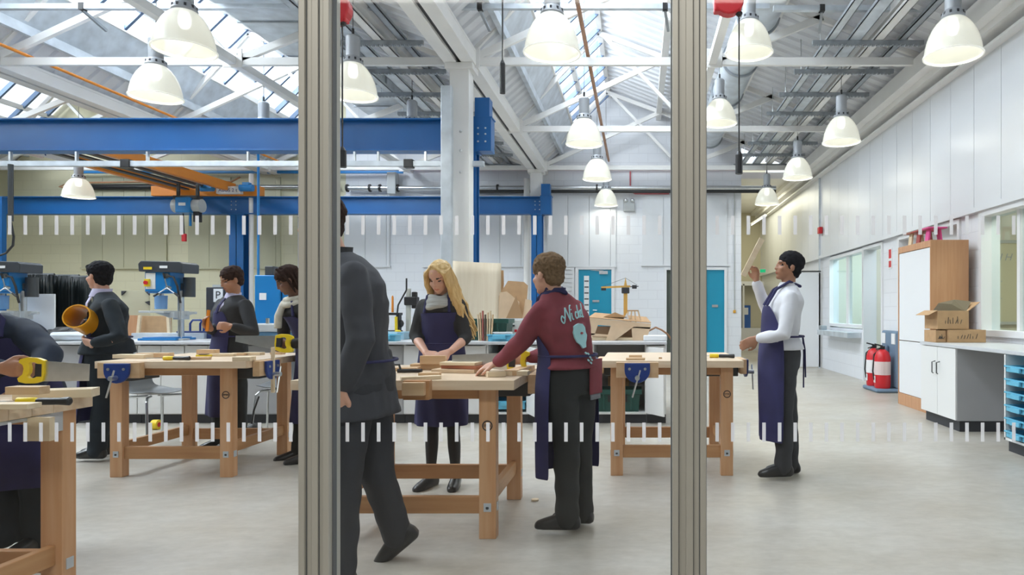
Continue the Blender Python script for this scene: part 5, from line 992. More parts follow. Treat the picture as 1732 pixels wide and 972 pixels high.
def person(label, base, face, J, skin, k=1.0, coat=None, trousers=None, hair=None, shoe=None, build=1.0, lat_dir=None, sleeves='long', hem=.80, head_f=None, long_apron=None, hands=None, footdir=None, tights=False, tr_loose=1.0, extra=None):
    root = thing('person', label, 'person', (base[0], base[1], 0)); O = Vector((base[0], base[1], 0))
    J = {a: (b if isinstance(b, Vector) else W(*b))-O for a, b in J.items()}
    fw = Vector((face[0], face[1], 0)).normalized(); lat = fw.cross(Vector((0,0,1))).normalized()   # lat = own right side
    ld = lat
    pel, wai, che, neb, hd = J['pelvis'], J['waist'], J['chest'], J['neck'], J['head']
    shc = (J['shR']+J['shL'])/2; sl = (J['shR']-J['shL']).normalized(); sf = Vector((0,0,1)).cross(sl).normalized()
    if sf.dot(fw) < 0: sf = -sf
    hipR, hipL = pel+ld*.088*k-Vector((0,0,.03)), pel-ld*.088*k-Vector((0,0,.03))
    s = k*build
    def torso(mb, e=0.0, low=None, top=True, flare=0.0):
        rs = []
        if low is not None: c = Vector((pel.x, pel.y, low)); rs.append(ring_e(c, ld, fw, .175*s+e+flare, .125*s+e+flare)); 
        rs += ([] if low is not None and low > pel.z-.02 else [ring_e(pel-Vector((0,0,.06)) if low is None else pel, ld, fw, .162*s+e, .115*s+e)])+[ring_e(pel+(wai-pel)*(.5 if low is None or low < pel.z-.02 else .8), ld, fw, .158*s+e, .112*s+e), ring_e(wai, ld.lerp(sl, .3), fw.lerp(sf, .3), .135*s+e, .098*s+e),
               ring_e(che, ld.lerp(sl, .7), fw.lerp(sf, .7), .158*s+e, .112*s+e), ring_e(che.lerp(shc, .65), sl, sf, .165*s+e, .108*s+e), ring_e(shc+Vector((0,0,.012)), sl, sf, .150*s+e, .080*s+e), ring_e(shc.lerp(neb, .6)+Vector((0,0,.02)), sl, sf, .085*s+e*.7, .062*s+e*.6)]
        if top: rs.append(ring_e(neb+Vector((0,0,.01)), sl, sf, .056*k+e*.3, .054*k+e*.3))
        return mb.loft(rs, True)
    # head frame
    hf = Vector(head_f or (face[0], face[1], 0)).normalized(); hr, hf, hu = basis(hf)
    def H(r, f, u): return hd+(hr*r+hf*f+hu*u)*k
    ax = (hr, hf, hu)
    def sc(r): return tuple(q*k for q in r)
    mb = MB(); torso(mb)
    for S in 'RL':
        sg = 1 if S == 'R' else -1; hip = hipR if S == 'R' else hipL; sh, el, wr = J['sh'+S], J['el'+S], J['wr'+S]; kn, an = J['kn'+S], J['an'+S]
        capsule(mb, [sh, sh.lerp(el, .4), el, el.lerp(wr, .3), wr], [.042*s, .043*s, .037*s, .037*s, .025*s])
        capsule(mb, [hip, hip.lerp(kn, .45), kn, kn.lerp(an, .3), an], [.085*s, .072*s, .050*s, .052*s, .033*s])
        fd = Vector((footdir or {}).get(S, (fw.x, fw.y, 0))).normalized(); mb.loft([ring_e(an-fd*.03-Vector((0,0,.05*k)), fd.cross(Vector((0,0,1))), Vector((0,0,1)), .025, .03), ring_e(an+fd*.14*k-Vector((0,0,.065*k)), fd.cross(Vector((0,0,1))), Vector((0,0,1)), .035, .018)], True)
        hs = (hands or {}).get(S) or {}
        d = Vector(hs.get('d', (wr-el))).normalized(); nrm = Vector(hs.get('n', (lat*sg+fw*.3))); 
        if abs(nrm.normalized().dot(d)) > .95: nrm = fw
        hand_mb(mb, wr, d, nrm, hs.get('curl', .35), hs.get('side', 1 if S == 'R' else -1), k*.98)
    capsule(mb, [neb-Vector((0,0,.04)), neb.lerp(H(0, -.02, -.04), .5), H(0, -.02, -.03)], [.056*k, .050*k, .052*k])
    mb.ell(H(0, -.012, .030), sc((.073, .092, .078)), 18, ax=ax); mb.ell(H(0, .022, -.036), sc((.056, .060, .072)), 16, ax=ax)
    mb.ell(H(0, .050, -.090), sc((.026, .026, .020)), 12, ax=ax)
    mb.ell(H(0, .086, -.018), sc((.009, .008, .028)), 10, ax=ax); mb.ell(H(0, .088, -.034), sc((.014, .013, .010)), 10, ax=ax)
    mb.ell(H(0, .074, -.062), sc((.022, .013, .011)), 12, ax=ax); mb.ell(H(0, .070, .016), sc((.046, .014, .010)), 12, ax=ax)
    for sg in (-1, 1): mb.ell(H(.075*sg, -.012, -.012), sc((.010, .018, .030)), 10, ax=ax)
    for sg in (-1, 1): mb.ell(H(.038*sg, .050, -.030), sc((.020, .022, .020)), 10, ax=ax)
    def loc3(v): d = v-hd; return d.dot(hr)/k, d.dot(hf)/k, d.dot(hu)/k
    def post(v):
        r, f, u = loc3(v)
        if f > .03 and abs(u) < .12:
            g = math.exp(-(((abs(r)-.030)/.015)**2+((u+.004)/.012)**2)); v -= hf*.009*g*k
            g2 = math.exp(-((r/.022)**2+((u+.0625)/.0035)**2)); v -= hf*.004*g2*k
        return v
    def mf(c):
        r, f, u = loc3(c)
        if f > .03:
            if ((abs(r)-.031)/.0115)**2+((u+.006)/.0045)**2 < 1: return 2
            if ((abs(r)-.032)/.017)**2+((u-.018)/.0036)**2 < 1: return 2
            if (r/.022)**2+((u+.063)/.009)**2 < 1: return 1
        return 0
    sk = mat('skin_%d' % int(skin[0]*1000), skin, .5, var=.05, scale=20); lp = mat('lip_%d' % int(skin[0]*1000), (skin[0]*.85, skin[1]*.55, skin[2]*.55), .45)
    tg = mat('black_tights', (.012, .012, .015), .6)
    def mf2(c):
        m = mf(c)
        if tights and c.z < .75: return 3
        return m
    remeshed(mb, 'body', [sk, lp, mat('eye_brow_dark', (.025, .018, .015), .35), tg], root, .0065, 3, post, mf2)
    # clothing
    if coat:
        mb = MB(); torso(mb, .019, hem, True, .012)
        for S in 'RL':
            sh, el, wr = J['sh'+S], J['el'+S], J['wr'+S]; e = wr if sleeves == 'long' else el.lerp(wr, .35)
            q = el.lerp(e, .5)
            capsule(mb, [sh, sh.lerp(el, .45), el, q, e-(e-el).normalized()*.02], [.054*s, .058*s, .053*s, .049*s, .040*s])
        def wr_(v):
            n_ = noise.noise(v*9)*.010+noise.noise(v*22)*.004; d = (v-che); d.z = 0
            return v+(d.normalized() if d.length > .01 else Vector((0,0,0)))*n_
        remeshed(mb, coat[0], coat[1], root, .011, 6, wr_)
    if trousers:
        mb = MB(); mb.loft([ring_e(pel-Vector((0,0,.10)), ld, fw, .168*s, .124*s), ring_e(pel, ld, fw, .182*s, .136*s), ring_e(wai, ld, fw, .150*s, .114*s)], True)
        for S in 'RL':
            hip = hipR if S == 'R' else hipL; kn, an = J['kn'+S], J['an'+S]
            capsule(mb, [hip, hip.lerp(kn, .45), kn, kn.lerp(an, .5), an-Vector((0,0,.02))], [.104*s, .090*s*tr_loose, .070*s*tr_loose, .066*s*tr_loose, .062*s*tr_loose])
        def wt(v): d = Vector((noise.noise(v*12), noise.noise(v*12+Vector((5,5,5))), 0)); return v+d*.009*(1 if v.z < .75 else .3)
        remeshed(mb, trousers[0], trousers[1], root, .011, 6, wt)
    for S in 'RL':
        an = J['an'+S]; fd = Vector((footdir or {}).get(S, (fw.x, fw.y, 0))); tilt = fd.z; fd.normalize(); sd = fd.cross(Vector((0,0,1))).normalized(); up = sd.cross(fd).normalized()
        c = an-up*.085*k; mb = MB()
        mb.loft([ring_e(c-fd*.075*k+up*.035*k, sd, up, .020*k, .020*k, 14), ring_e(c-fd*.055*k+up*.05*k, sd, up, .034*k, .050*k, 14), ring_e(c+up*.055*k, sd, up, .038*k, .058*k, 14), ring_e(c+fd*.07*k+up*.042*k, sd, up, .042*k, .044*k, 14), ring_e(c+fd*.13*k+up*.032*k, sd, up, .044*k, .034*k, 14), ring_e(c+fd*.175*k+up*.025*k, sd, up, .034*k, .024*k, 14), ring_e(c+fd*.19*k+up*.02*k, sd, up, .015*k, .012*k, 14)], True)
        zc = c
        def fl(v, zc=zc, up=up): 
            h = (v-zc).dot(up)
            return v-up*h if h < 0.0 else v
        remeshed(mb, 'shoe', shoe or M_black, root, .008, 2, fl)
    # apron
    if long_apron:
        A = long_apron; e = A.get('e', .03); hz = A['hem']; wide = A.get('wide', 100); sp = A.get('bib', 48); mA = A.get('m', M_navy); rings = []
        spec = [(che.lerp(shc, .45), sp*.8, .165*s+e*.8, .112*s+e, .7), (che, sp+12, .160*s+e, .114*s+e, .6), (wai.lerp(che, .35), wide*.9, .150*s+e, .108*s+e, .4), (wai, wide, .148*s+e, .108*s+e, .2), (pel, wide, .172*s+e, .128*s+e, 0)]
        kf = (J['knR']+J['knL'])/2
        for t in (.25, .5, .75, 1.0):
            z = pel.z+(hz-pel.z)*t; c = Vector((pel.x+(kf.x-pel.x)*t*.6, pel.y+(kf.y-pel.y)*t*.6, z)); spec.append((c, wide-8*t, .178*s+e+A.get('flare', .01)*t, .130*s+e+.012*t, 0))
        nn = 30
        for i, (c, w_, a, b, mix) in enumerate(spec):
            l_, f_ = ld.lerp(sl, mix), fw.lerp(sf, mix); rg = []
            for j in range(nn+1):
                t = radians(-w_+2*w_*j/nn); fold = .010*sin(t*7+i*.4)*max(0, (i-4)/4)
                rg.append(c+l_*(a+fold)*sin(t)+f_*(b+fold)*cos(t))
            rings.append(rg)
        ap = MB().loft(rings, False, closed=False).build('apron', mA, root, smooth=True); m_ = ap.modifiers.new('t', 'SOLIDIFY'); m_.thickness = .004; ap.modifiers.new('s', 'SUBSURF').levels = 1
        # waist tie and neck strap
        rg = [wai+ld*(.148*s+e+.003)*sin(2*pi*j/28)+fw*(.108*s+e+.003)*cos(2*pi*j/28) for j in range(29)]
        mb = MB(); mb.tube(rg, .008, 6, ref=(0,0,1))
        if A.get('tails'):
            bk = wai-fw*(.108*s+e+.004); mb.tube([bk, bk-fw*.008-Vector((0,0,.12)), bk-fw*.012+lat*.02-Vector((0,0,.38))], .006, 6); mb.tube([bk, bk-fw*.008-lat*.03-Vector((0,0,.1)), bk-fw*.012-lat*.03-Vector((0,0,.30))], .006, 6)
        mb.build('waist_tie', mA, ap, smooth=True)
        if not A.get('strap', True): ap.name = 'apron'
        c = che.lerp(shc, .45); pR = c+sl*.10*s+sf*(.10*s+e); pL = c-sl*.10*s+sf*(.10*s+e); mb = MB()
        mb.tube([pR, shc+sl*.085*s+Vector((0,0,.055))+sf*(.045+e), neb+sl*.062+Vector((0,0,.015+e*.4)), neb-sf*(.065+e*.5)+Vector((0,0,.0)), neb-sl*.062+Vector((0,0,.015+e*.4)), shc-sl*.085*s+Vector((0,0,.055))+sf*(.045+e), pL], .011, 6)
        if A.get('strap', True): mb.build('neck_strap', mA, ap, smooth=True)
    # hair
    if hair:
        kind, hm = hair; mb = MB()
        if kind == 'crop': mb.ell(H(0, -.020, .044), sc((.086, .100, .084)), 18, ax=ax); mb.ell(H(0, -.052, -.014), sc((.072, .052, .066)), 14, ax=ax)
        elif kind == 'mop': mb.ell(H(0, -.024, .042), sc((.086, .100, .086)), 18, ax=ax); mb.ell(H(0, -.048, -.010), sc((.076, .062, .085)), 14, ax=ax); mb.ell(H(0, .045, .070), sc((.062, .042, .030)), 12, ax=ax)
        elif kind == 'bun': mb.ell(H(0, -.02, .045), sc((.086, .102, .084)), 18, ax=ax); mb.ell(H(0, -.06, -.03), sc((.078, .055, .09)), 14, ax=ax)
        elif kind == 'long': mb.ell(H(0, -.026, .040), sc((.084, .096, .084)), 18, ax=ax); mb.ell(H(0, -.055, -.03), sc((.078, .052, .10)), 14, ax=ax)
        def hp(v): return v+Vector((noise.noise(v*60), noise.noise(v*60+Vector((3,1,7))), noise.noise(v*45+Vector((9,2,1)))))*.006
        ho_ = remeshed(mb, 'hair', hm, root, .006, 2, hp)
        if kind == 'long':
            r_ = random.Random(3); mb = MB()
            for q in range(150):
                t = r_.uniform(-1, 1); sd = 1 if t > 0 else -1
                a0 = H(.012+r_.uniform(-.01, .01), .045-abs(t)*.09+r_.uniform(-.01, .01), .108-abs(t)*.03)
                ang = abs(t)
                a1 = H(sd*(.068+r_.uniform(0, .014)), .055-ang*.10, .045+r_.uniform(-.01, .01)); a2 = H(sd*(.080+r_.uniform(-.004, .014)), .045-ang*.11, -.04)
                toL = (sd < 0)   # her left (image right) side carries the long mass
                if toL: a3 = H(-.10-r_.uniform(-.02, .02), .05-ang*.10, -.12); a4 = H(-.12-r_.uniform(-.04, .05), .075-ang*.10, -.22); a5 = H(-.16-r_.uniform(-.06, .05), .07-ang*.09, -.34-r_.uniform(0, .14))
                else: a3 = H(.085+r_.uniform(-.012, .01), .04-ang*.09, -.11); a4 = H(.075+r_.uniform(-.02, .015), .06-ang*.09, -.17-r_.uniform(0, .05)); a5 = H(.055+r_.uniform(-.02, .02), .065-ang*.08, -.23-r_.uniform(0, .08))
                mb.tube([a0, a1, a2, a3, a4, a5], [.006, .011, .013, .012, .010, .004], 6)
            mb.build('long_locks', hm, root, smooth=True)
        if kind == 'bun':
            r_ = random.Random(5); mb = MB()
            for q in range(34):
                a = r_.uniform(-pi, pi); 
                mb.tube([H(.05*sin(a), .02+.05*cos(a)*.9, .115), H(.084*sin(a), .085*cos(a)-.02, .05), H(.088*sin(a), .07*cos(a)-.03, -.02), H(.08*sin(a)+r_.uniform(-.01, .01), .05*cos(a)-.03, -.09-r_.uniform(0, .04))], [.008, .009, .008, .004], 6) if cos(a) < .55 else None
            mb.build('braids', hm, root, smooth=True)
    if extra: extra(root, J, locals())
    return root
SK_L = (.62, .34, .24); SK_M = (.40, .19, .11); SK_D = (.17, .075, .045); SK_T = (.30, .13, .075)
C_blazer = mat('charcoal_blazer', (.022, .023, .027), .8, var=.15, scale=14, bump=.1); C_dblue = mat('dark_navy_blazer', (.007, .015, .024), .8, var=.15, scale=14, bump=.1)
C_shirt = mat('white_shirt', (.72, .72, .76), .7, var=.04, scale=10); C_trous = mat('dark_grey_trousers', (.034, .036, .042), .8, var=.12, scale=12)
C_black = mat('black_trousers', (.015, .017, .018), .8, var=.15, scale=12); C_maroon = mat('maroon_sweatshirt', (.22, .040, .055), .85, var=.14, scale=10, bump=.12); C_blk = mat('black_knit', (.02, .02, .022), .85)
H_blk = mat('black_hair', (.010, .010, .013), .8, spec=.15, var=.4, scale=60); H_brn = mat('light_brown_hair', (.16, .10, .055), .8, spec=.15, var=.35, scale=70); H_bl = mat('blonde_hair', (.55, .34, .12), .45, col2=(.78, .56, .26), scale=1.0, stretch=(60, 60, 5)); H_drk = mat('dark_brown_hair', (.035, .018, .014), .8, spec=.15, var=.4, scale=60)
SHOE = mat('black_leather_shoe', (.015, .015, .017), .3)
def collar(root, J, L, m, tie=None, r=.060, hgt=.05):
    neb, sf, sl, k = L['neb'], L['sf'], L['sl'], L['k']
    mb = MB(); up = Vector((0,0,1)); mb.loft([ring_e(neb+up*(-.035)+sf*.012, sl, sf, (r+.014)*k, (r+.016)*k, 20, 2), ring_e(neb+up*(.01)+sf*.006, sl, sf, (r+.004)*k, (r+.004)*k, 20, 2), ring_e(neb+up*.03-sf*.0, sl, sf, r*k, r*k, 20, 2), ring_e(neb+up*.028, sl, sf, (r-.006)*k, (r-.006)*k, 20, 2), ring_e(neb+up*-.02, sl, sf, (r-.004)*k, (r-.004)*k, 20, 2)], False)
    mb.build('collar', m, root, smooth=True)
def shirt_v(root, L, m, tiem=None, wid=.045):
    neb, che, sf, sl, s = L['neb'], L['che'], L['sf'], L['sl'], L['s']
    t = neb+sf*(.062*s)-Vector((0,0,.02)); b = che+sf*(.112*s+.022)+(L['shc']-che)*.35
    m1 = t.lerp(b, .5)+sf*.016
    MB().loft([[t-sl*wid*1.1, t+sf*.012, t+sl*wid*1.1], [m1-sl*wid*.9, m1+sf*.010, m1+sl*wid*.9], [b-sl*.015, b+sf*.006, b+sl*.015]], False, closed=False).build('shirt_front', m, root).modifiers.new('t', 'SOLIDIFY').thickness = .006
    if tiem: mb = MB(); mb.loft([[t+sf*.018-sl*.012, t+sf*.022, t+sl*.012+sf*.018], [m1-sl*.018+sf*.014, m1+sf*.020, m1+sl*.018+sf*.014], [b-sl*.02+sf*.012, b+sf*.018, b+sl*.02+sf*.012]], False, closed=False); mb.build('tie', tiem, root).modifiers.new('t', 'SOLIDIFY').thickness = .005
# --- boy in white shirt (right)
def ex8(root, J, L): collar(root, J, L, C_shirt)
person('boy in white shirt and navy apron holding a piece of wood up to the light', (W(1325, 0, 5).x, 5.0), (-1, -.05), dict(pelvis=(1322, 598, 5.0), waist=(1322, 568, 5.0), chest=(1325, 528, 5.0), neck=(1333, 484, 5.0), head=(1333, 451, 5.0),
    shL=(1337, 502, 4.85), elL=(1326, 566, 4.76), wrL=(1282, 572, 4.86), shR=(1327, 502, 5.15), elR=(1300, 536, 5.24), wrR=(1279, 476, 5.18), knL=(1326, 692, 4.91), knR=(1334, 692, 5.08), anL=(1325, 786, 4.90), anR=(1337, 781, 5.09)),
    SK_M, .985, ('shirt', C_shirt), ('trousers', C_trous), ('crop', H_blk), SHOE, 1.0, hem=.93, head_f=(-.96, -.1, .22), hands={'R': dict(d=(-.05, 0, 1), n=(.75, .6, 0), curl=.75), 'L': dict(d=(-.8, 0, -.35), n=(0, -1, .2), curl=.5)},
    long_apron=dict(hem=EYE-(742-528)*5/F, e=.046, wide=78, tails=True, flare=.0, bib=40), extra=ex8, footdir={'L': (-1, -.12, 0), 'R': (-1, .1, 0)})
p = W(1273, 435, 5.12); o = solo(MB().box(-.021, .021, -.008, .008, -.155, .155), 'wood_strip', M_blockl, 'flat pale wood strip held up by the boy in the white shirt', 'wood block', tuple(p), bevel=.002); o.rotation_euler = (0, .47, 0)
# --- boy in maroon
def ex7(root, J, L):
    collar(root, J, L, M_navy, r=.064)
    che, shc, sf, sl, s, wai = L['che'], L['shc'], L['sf'], L['sl'], L['s'], L['wai']
    nv = -sf; xd = sl; yd = (shc-wai).normalized(); lb = mat('pale_blue_print', (.38, .66, .70), .7)
    c0 = che+nv*(.112*s+.020); 
    def S(u, v, q=0.0): 
        u -= .022; a = (.158*s+.026); return che+yd*v+sl*a*sin(u/a)+nv*((.112*s+.026+q)*cos(u/a))
    # cursive lettering stroke by stroke
    st = [[(-.098, .018), (-.112, .030), (-.120, .012), (-.105, -.002), (-.092, .020), (-.082, .062)], [(-.082, .062), (-.070, .035), (-.056, .0)], [(-.056, .0), (-.052, .04), (-.046, .064), (-.038, .066)], [(-.040, .034), (-.038, .008), (-.030, .006)], [(-.041, .046), (-.039, .050)],
          [(.004, .030), (-.006, .034), (-.012, .018), (-.004, .006), (.006, .010)], [(.012, .062), (.012, .006)], [(.014, .018), (.026, .034)], [(.015, .018), (.028, .006)],
          [(.032, .020), (.044, .024), (.042, .036), (.033, .030), (.034, .010), (.046, .008)], [(.054, .064), (.052, .008), (.060, .006)]]
    def smooth(q):
        if len(q) < 3: return q
        e = [q[0]]+list(q)+[q[-1]]; o_ = []
        for i in range(1, len(e)-2):
            for t in (0, .25, .5, .75):
                o_.append(tuple(.5*((2*e[i][w_])+(-e[i-1][w_]+e[i+1][w_])*t+(2*e[i-1][w_]-5*e[i][w_]+4*e[i+1][w_]-e[i+2][w_])*t*t+(-e[i-1][w_]+3*e[i][w_]-3*e[i+1][w_]+e[i+2][w_])*t**3) for w_ in (0, 1)))
        return o_+[e[-2]]
    mb = MB()
    for q in st: mb.tube([S(a*.86-.012, b*1.25+.040+(a+.1)*.14, .003) for a, b in smooth(q)], .0038, 6)
    mb.build('script_lettering', lb, root)
    pts = [(0, .045), (.022, .042), (.036, .02), (.034, -.005), (.040, -.02), (.030, -.045), (.022, -.06), (.018, -.085), (-.002, -.09), (-.012, -.07), (-.028, -.055), (-.036, -.03), (-.038, 0), (-.030, .03), (-.015, .04)]
    mb = MB(); n = len(pts); mb.loft([[S(a*1.25-.005, b*1.0-.012, q) for a, b in pts] for q in (-.008, .002)], True); mb.build('pale_blue_badge', lb, root)
    MB().ell(S(.0, -.02, .004), (.008, .008, .008), 8).build('badge_dot', mat('badge_dot_red', (.4, .08, .10), .6), root)
    mb = MB()
    for a, b in ((.0, -.125), (.018, -.13), (.03, -.15), (.01, -.165), (.028, -.18), (.04, -.165)): mb.tube([S(a, b, .002), S(a+.010, b-.008, .002)], .005, 5)
    mb.build('small_badge_print', lb, root)
    mb = MB(); pel = L['pel']; mb.loft([[pel+L['ld']*(.02+.12*a)-L['fw']*(.150*s)*(1-.15*a)+Vector((0,0,z)) for a in (0, .25, .5, .75, 1)] for z in (.09, .0, -.08, -.10)], False, closed=False); mb.build('shirt_tail', C_maroon, root, smooth=True).modifiers.new('t', 'SOLIDIFY').thickness = .01
    mb = MB(); mb.loft([[pel+L['ld']*(.03+.10*a)-L['fw']*(.146*s)*(1-.15*a)+Vector((0,0,z)) for a in (0, .25, .5, .75, 1)] for z in (-.09, -.13)], False, closed=False); mb.build('grey_undershirt_hem', mat('grey_cotton', (.20, .21, .24), .8), root, smooth=True).modifiers.new('t', 'SOLIDIFY').thickness = .008
person('boy in maroon sweatshirt with pale blue script, seen from behind, reaching across the central workbench', (W(962, 0, 3.74).x, 3.74), (-.80, .60), dict(pelvis=(962, 634, 3.75), waist=(961, 600, 3.75), chest=(954, 556, 3.73), neck=(938, 496, 3.70), head=(925, 464, 3.68),
    shL=(917, 522, 3.62), elL=(884, 576, 3.66), wrL=(842, 614, 3.74), shR=(974, 520, 3.86), elR=(938, 596, 4.02), wrR=(893, 605, 4.06), knL=(958, 745, 3.68), knR=(980, 742, 3.84), anL=(960, 870, 3.70), anR=(984, 860, 3.86)),
    SK_L, .955, ('sweatshirt', C_maroon), ('trousers', C_black), ('crop', H_brn), SHOE, 1.0, hem=EYE-(622-528)*3.75/F, head_f=(-.80, .5, -.08), hands={'L': dict(d=(-.9, .2, -.25), n=(-.2, -.3, 1), curl=.35), 'R': dict(d=(-1, 0, -.1), n=(.1, -1, .3), curl=.8)},
    long_apron=dict(hem=EYE-(806-528)*3.70/F, wide=106, flare=.0, e=.034, bib=40), extra=ex7, footdir={'L': (-1, .05, 0), 'R': (-.95, .3, 0)}, tr_loose=1.1)
# --- blonde girl
def ex6(root, J, L):
    neb, sf, sl, k = L['neb'], L['sf'], L['sl'], L['k']; m = mat('grey_knit_scarf', (.33, .34, .33), .9, col2=(.50, .51, .49), scale=1.0, stretch=(8, 8, 90), bump=.4); mb = MB(); up = Vector((0,0,1))
    for i, (z, r, q) in enumerate(((.000, .066, .0), (-.025, .080, .3), (-.055, .086, .7))):
        mb.tube([neb+up*(z-.02*cos(t-.2*i)+.006*sin(3*t+i))+sl*r*sin(t)*k+sf*(r*cos(t)+.02)*k for t in [2*pi*j/24 for j in range(25)]], .022, 10, ref=(0,0,1))
    c = remeshed(mb, 'scarf', m, root, .008, 1)
    mb = MB(); wl = J['wrL']; 
person('blonde girl in navy apron and grey scarf working at the central workbench', (W(749, 0, 4.68).x, 4.68), (-.08, -1), dict(pelvis=(748, 612, 4.72), waist=(748, 580, 4.72), chest=(748, 540, 4.70), neck=(745, 500, 4.67), head=(743, 469, 4.61),
    shR=(716, 515, 4.68), elR=(703, 570, 4.66), wrR=(721, 597, 4.42), shL=(777, 513, 4.67), elL=(788, 572, 4.64), wrL=(762, 594, 4.40), knR=(731, 730, 4.70), knL=(767, 730, 4.70), anR=(729, 805, 4.72), anL=(771, 805, 4.72)),
    SK_L, .93, ('jumper', C_blk), None, ('long', H_bl), SHOE, .92, sleeves='short', hem=.78, head_f=(-.22, -.90, -.42), hands={'R': dict(d=(.8, -.4, -.15), n=(-.1, -.6, .8), curl=.85), 'L': dict(d=(-.8, -.45, -.35), n=(.2, -.6, .8), curl=.6)},
    long_apron=dict(hem=EYE-(726-528)*4.5/F, wide=100, flare=.015, e=.02, bib=70), extra=ex6, tights=True, footdir={'R': (-.35, -.95, 0), 'L': (.1, -1, 0)})
# --- walking adult
def ex5(root, J, L):
    wai, ld, fw, s = L['wai'], L['ld'], L['fw'], L['s']; mb = MB(); mb.tube([wai-Vector((0,0,.05))+ld*(.148*s+.03)*sin(t)+fw*(.112*s+.035)*cos(t) for t in [2*pi*j/28 for j in range(29)]], .007, 6); mb.build('apron_string', M_navy, root)
    collar(root, J, L, C_blazer, r=.066)
C_suit = mat('grey_suit_cloth', (.044, .046, .057), .8, var=.10, scale=5)
person('adult in long dark suit jacket walking past, mostly behind the left glazing post', (W(600, 0, 3.08).x, 3.08), (-1, .08), dict(pelvis=(604, 655, 3.1), waist=(606, 590, 3.1), chest=(602, 510, 3.1), neck=(570, 428, 3.1), head=(540, 376, 3.1),
    shL=(598, 462, 2.94), elL=(610, 575, 2.88), wrL=(580, 655, 2.90), shR=(588, 458, 3.26), elR=(600, 570, 3.30), wrR=(572, 650, 3.3), knL=(582, 800, 2.97), knR=(638, 800, 3.18), anL=(574, 966, 2.96), anR=(672, 898, 3.32)),
    SK_L, 1.04, ('suit_jacket', C_suit), ('suit_trousers', mat('suit_trouser_cloth', (.028, .030, .038), .8, var=.1, scale=5)), ('crop', H_drk), SHOE, 1.08, hem=EYE-(702-528)*3.1/F, extra=ex5, footdir={'L': (-1, 0, 0), 'R': (-.75, 0, -.62)}, hands={})
# --- boy in charcoal blazer
def ex3(root, J, L): collar(root, J, L, mat('lilac_shirt', (.50, .48, .66), .7)); shirt_v(root, L, mat('lilac_shirt', (.50, .48, .66), .7), M_navy)
person('boy in charcoal blazer and tie looking down at his hands behind the left-hand workbench', (W(388, 0, 6.1).x, 6.1), (-.6, -.8), dict(pelvis=(388, 598, 6.12), waist=(390, 568, 6.12), chest=(393, 536, 6.1), neck=(396, 500, 6.08), head=(391, 473, 6.03),
    shR=(375, 514, 6.17), elR=(358, 558, 6.10), wrR=(357, 556, 5.93), shL=(415, 515, 6.0), elL=(428, 563, 5.92), wrL=(392, 552, 5.78), knR=(372, 670, 6.18), knL=(404, 670, 6.05), anR=(372, 742, 6.18), anL=(404, 740, 6.05)),
    SK_M, .97, ('blazer', C_blazer), ('trousers', C_black), ('crop', H_drk), SHOE, 1.05, hem=EYE-(612-528)*6.1/F, head_f=(-.62, -.70, -.28), extra=ex3, hands={'R': dict(d=(-.2, -.3, .55), n=(-1, .2, .2), curl=.7), 'L': dict(d=(-1, -.2, .1), n=(.1, -1, .2), curl=.6)},
    long_apron=dict(hem=EYE-(705-528)*6.0/F, wide=55, flare=.03, e=.022, bib=28, strap=False))
for i, (a, b, c) in enumerate((((345, 524), (352, 560), 'orange'), )):
    o = solo(MB().tube([W(353, 524, 5.88)-W(352, 540, 5.88), W(350, 560, 5.88)-W(352, 540, 5.88)], .014, 10), 'glue_bottle', M_orange, 'orange handled tool held by the boy in the charcoal blazer', 'tool', tuple(W(352, 540, 5.88)), smooth=True)
# --- boy with pipe
def ex2(root, J, L): collar(root, J, L, mat('lilac_shirt', (.50, .48, .66), .7), r=.066); shirt_v(root, L, mat('lilac_shirt', (.50, .48, .66), .7))
person('boy in dark blazer walking with a wide amber plastic pipe under his arm', (W(178, 0, 5.6).x, 5.6), (-1, .05), dict(pelvis=(182, 600, 5.6), waist=(184, 570, 5.6), chest=(184, 535, 5.6), neck=(174, 494, 5.6), head=(166, 466, 5.6),
    shL=(186, 515, 5.44), elL=(204, 570, 5.36), wrL=(158, 580, 5.30), shR=(180, 512, 5.76), elR=(168, 560, 5.84), wrR=(140, 545, 5.72), knL=(174, 682, 5.52), knR=(186, 682, 5.68), anL=(164, 758, 5.50), anR=(174, 752, 5.70)),
    SK_L, .985, ('blazer', C_dblue), ('trousers', C_dblue), ('mop', H_blk), SHOE, 1.08, hem=EYE-(598-528)*5.6/F, head_f=(-1, .12, -.02), extra=ex2, hands={'L': dict(d=(-1, .2, .1), n=(0, -.9, -.5), curl=.5), 'R': dict(curl=.5)},
    long_apron=dict(hem=EYE-(712-528)*5.6/F, wide=75, flare=.01, e=.02, bib=30, strap=False))
o = thing('plastic_pipe', 'wide open-ended amber plastic pipe under the arm of the boy in dark blazer', 'pipe', tuple(W(129, 534, 5.30))); ax_ = (W(168, 556, 5.62)-W(129, 534, 5.30)).normalized(); mb = MB(); mb.lathe([(.086, 0), (.095, 0), (.097, .015), (.094, .03), (.094, .24), (.089, .24), (.086, 0)], axis=ax_, n=36); mb.build('pipe_wall', M_yeltube, o, smooth=True)
